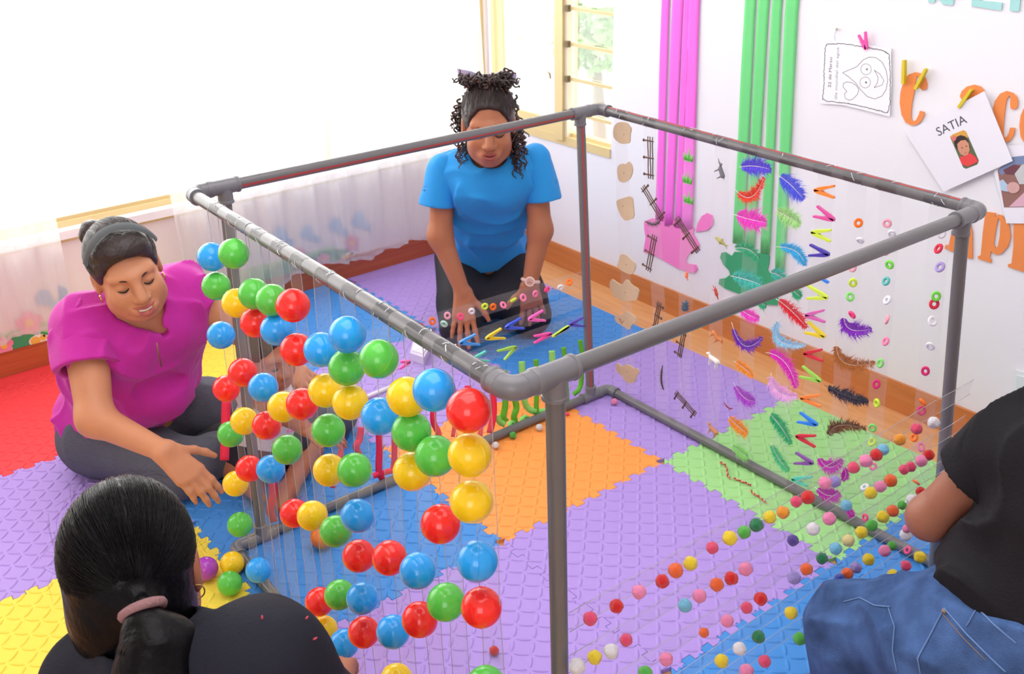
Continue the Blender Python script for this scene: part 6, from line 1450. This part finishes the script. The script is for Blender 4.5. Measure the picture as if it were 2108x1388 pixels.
for i in range(320):
    o_ = rs.uniform(-1, 1, 2); side = i % 5 == 0
    path = pt if not side else [pt[1], at_d(355, 1322, 1.27), at_d(405, 1352, 1.28), at_d(432, 1400, 1.29)]; R0 = [.011, .019, .036, .046, .045] if not side else [.012, .018, .018, .013]
    Q = []
    for j, c0 in enumerate(path):
        a_ = cr; b_ = nrm(np.cross(path[min(j + 1, len(path) - 1)] - path[max(j - 1, 0)], a_)); an = math.atan2(o_[1], o_[0]); Q.append(c0 + (a_ * math.cos(an) + b_ * math.sin(an)) * R0[j] * 1.02 + rs.uniform(-.003, .003, 3))
    QQ = []
    for j in range(len(Q) - 1):
        for u in np.linspace(0, 1, 4, endpoint=False): QQ.append(Q[j] + (Q[j + 1] - Q[j]) * u)
    QQ.append(Q[-1]); ps_.tube(QQ, .0009, 4, False)
o = ps_.build('ponytail_strands', hm4, None, True); o.parent = fgw; o.location = -fgw.location; o['kind'] = 'stuff'
dt = nrm(pt[1] - tie); o = MB().torus(tie + dt * .006, .0225, .0062, rot_from(nrm(dt * .9 + cb * -.25)), 28, 8).build('hair_tie', mat('mauve_tie', (150, 110, 112), .85, bump=.4, bscale=300), None, True); o.parent = fgw; o.location = -fgw.location
for (px, py, dd) in ((190, 1292, 1.40), (407, 1218, 1.37)):
    o = MB().torus(at_d(px, py, dd), .0085, .0009, rot_from(nrm(cb + cr * .3)), 28, 6).build('hoop_earring', mat('gold2', (190, 150, 90), .25, metal=.9), None, True); o.parent = fgw; o.location = -fgw.location

# ------------------------------------------------------------- person in black shirt and jeans (right)
sk5 = skin('skin_deep', (150, 98, 78)); m_tee = mat('black_tshirt', (25, 24, 29), .8, .2, bump=.12, bscale=200)
m_jean = mat('denim', (74, 104, 156), .9, .15, bump=.6, bscale=600, var=.42, vscale=16)
hip5 = at_d(2085, 1340, 1.80); hL5 = at_d(1995, 1325, 1.84); hR5 = hip5 * 2 - hL5 + V(.0, .02, .02)
kn5 = at_d(1762, 1300, 2.02); an5 = V(kn5[0] + .05, kn5[1] - .03, .06)
wst = at_d(2108, 1222, 1.77); s5L = at_d(2082, 918, 1.70); s5R = at_d(2410, 925, 1.64); e5 = at_d(1915, 1066, 1.80); w5 = at_d(2075, 1120, 2.0)
ch5 = (s5L + s5R) / 2; l5 = nrm(s5R - s5L); chv = s5L * .5 + s5R * .5 - Z * .04
nb5 = ch5 + V(-.03, .05, .05); h5 = Head(nb5 + V(-.02, .06, .14), V(-.7, .5, -.4), V(-.1, .1, 1), 1.0)
T5 = SDF(); T5.cap(hL5, hR5, .1, .1, .05).cap(hip5, chv - Z * .05, .09, .1, .06).cap(s5L, s5R, .05, .05, .05).cap(nb5 - Z * .06, nb5, .055, .052, .03)
A5 = SDF(); A5.poly([s5L, e5, w5], [.046, .035, .026], .02); hand(A5, w5, nrm(V(-.4, .6, -.1)), Z, V(-.5, -.6, 0), (.4, .4, .4, .4))
eR5 = s5R + V(.02, .12, -.24); wR5 = eR5 + V(-.1, .2, -.02); A5.poly([s5R, eR5, wR5], [.05, .041, .027], .025); hand(A5, wR5, nrm(V(-.5, .6, -.1)), Z, V(0, -1, 0), (.4, .4, .4, .4))
kn5R = on_z(2330, 1330, .09); an5R = V(hR5[0] + .12, hR5[1] + .06, .06)
T5.poly([hL5, kn5, an5], [.088, .06, .038], .03).cap(an5, an5 + V(-.15, -.06, -.03), .036, .026).poly([hR5, kn5R, an5R], [.088, .06, .038], .03).cap(an5R, an5R + V(.12, .03, -.03), .034, .026)
S5 = SDF(); h5.sdf(S5, True, 0, nb5 - Z * .03)
jea = body_root('person', [S5.mesh(.004), T5.mesh(.008), A5.mesh(.0036)], sk5, 'person in a black T-shirt and blue jeans crouching at the right edge', V(hip5[0], hip5[1], 0))
axis5 = nrm(chv - hip5)
B5 = SDF(); B5.cap(wst - l5 * .035, wst + l5 * .10, .100, .105, .05).cap(wst + l5 * .01, chv - Z * .03, .112, .118, .06).cap(s5L + l5 * .03, s5R - l5 * .02, .066, .066, .06).cap(nb5 - Z * .06, nb5 - Z * .01, .066, .06, .03)
dS = nrm(e5 - s5L); sl5 = s5L + (e5 - s5L) * .40; dR5 = nrm(eR5 - s5R); slR5 = s5R + (eR5 - s5R) * .45
B5.cap(s5L, s5L * .7 + sl5 * .3, .062, .062, .03).cap(s5R, slR5, .066, .068, .03); B5.disp(folds(.02, nrm(l5 + Z * .45), .085, 31)).disp(wrinkle(.003, 45, 31)); B5.cap(slR5 - dR5 * .03, slR5 + dR5 * .2, .056, .058, .004, '-').cap(nb5, nb5 + Z * .1, .055, .06, .006, '-')
hemn = nrm(axis5 + l5 * .12); B5.cut(wst - axis5 * .012, -hemn); wear_j('black_tshirt', [B5.mesh(.0048, 1), sleeve(s5L, sl5, dS, .062, .070, .053, .010, 23)], m_tee, jea)
J5 = SDF(); J5.cap(hL5, hR5, .116, .116, .05).cap(hip5, wst - axis5 * .015, .125, .104, .06).poly([hL5, kn5], [.112, .086], .04).poly([kn5, an5], [.084, .072], .03).poly([hR5, kn5R, an5R], [.112, .086, .07], .04)
tdir = nrm(kn5 - hL5)
J5.disp(folds(.016, nrm(np.cross(tdir, cb) + tdir * .45), .08, 41, .0)).disp(folds(.012, nrm(tdir * .3 - Z), .075, 47, 0)).disp(wrinkle(.003, 45, 41)); J5.cut(V(0, 0, .01), -Z); J5.cut(wst + axis5 * .016, hemn); jn = wear('jeans', J5, .0048, m_jean, jea)
H5 = SDF(); H5.ell(h5.p(0, -.016, .04), V(.083, .101, .094), h5.M).ell(h5.p(0, .1, -.02), V(.08, .07, .1), h5.M, .01, '-').ell(h5.p(0, .03, -.1), V(.13, .14, .09), h5.M, .01, '-'); wear('hair', H5, .004, hm4, jea)
h5.features(jea, (40, 30, 28), (150, 80, 76), True, False, 0)
for sh_ in (an5, an5R):
    SN = SDF().cap(sh_ - Z * .02, sh_ + V(-.14, -.05, -.03), .05, .04, .03); SN.cut(V(0, 0, .004), -Z); wear('shoe', SN, .006, mat('shoe_white', (222, 222, 226), .6), jea)
# jeans details projected onto the denim surface by ray casting from outside
dg = bpy.context.evaluated_depsgraph_get(); dg.update()
from mathutils.bvhtree import BVHTree
bvh = BVHTree.FromPolygons([tuple(v.co) for v in jn.data.vertices], [tuple(p_.vertices) for p_ in jn.data.polygons])
def onjean(px, py, lift=.0012):
    o_ = Vector(CAM) - Vector(jea.location); d = Vector(nrm(ray(px, py))); hit = bvh.ray_cast(o_, d)
    if hit[0] is None: return None
    return np.array(hit[0]) + np.array(hit[1]) * lift
m_stitch = mat('denim_stitch', (150, 120, 96), .8); m_fade = mat('denim_seam', (100, 132, 182), .9)
def seam(px, r, m, name, dense=8):
    Q = []
    for a, b in zip(px[:-1], px[1:]):
        for u in np.linspace(0, 1, dense, endpoint=False):
            q = onjean(a[0] + (b[0] - a[0]) * u, a[1] + (b[1] - a[1]) * u)
            if q is not None and (not Q or np.linalg.norm(q - Q[-1]) < .04): Q.append(q)
    if len(Q) > 2: link(name, mesh(name, *(lambda z: (z.v, z.f))(MB().tube(Q, r, 5))), m, jea, True)
pk = [(1945, 1252), (1912, 1315), (1890, 1355), (1897, 1395)]; seam(pk, .0013, m_fade, 'pocket_edge'); seam([(1945, 1252), (1990, 1305), (2040, 1355), (2075, 1388)], .0016, m_fade, 'pocket_opening'); seam([(1940, 1262), (1985, 1315), (2035, 1365)], .0007, m_stitch, 'pocket_stitch'); seam([(1950, 1190), (1995, 1235), (2040, 1280), (2100, 1330)], .0016, m_fade, 'waistband_seam'); seam([(1738, 1240), (1770, 1232), (1800, 1248), (1838, 1250)], .0014, m_fade, 'leg_seam'); seam([(1990, 1290), (2006, 1262), (2022, 1236)], .0011, m_fade, 'yoke_seam'); seam([(1830, 1252), (1842, 1290), (1838, 1340), (1848, 1388)], .0011, m_fade, 'hip_crease_seam'); seam([(1952, 1180), (1962, 1196), (1972, 1216)], .003, m_fade, 'belt_loop', 5); seam([(1942, 1256), (1950, 1262)], .003, m_stitch, 'rivet_tack', 4)
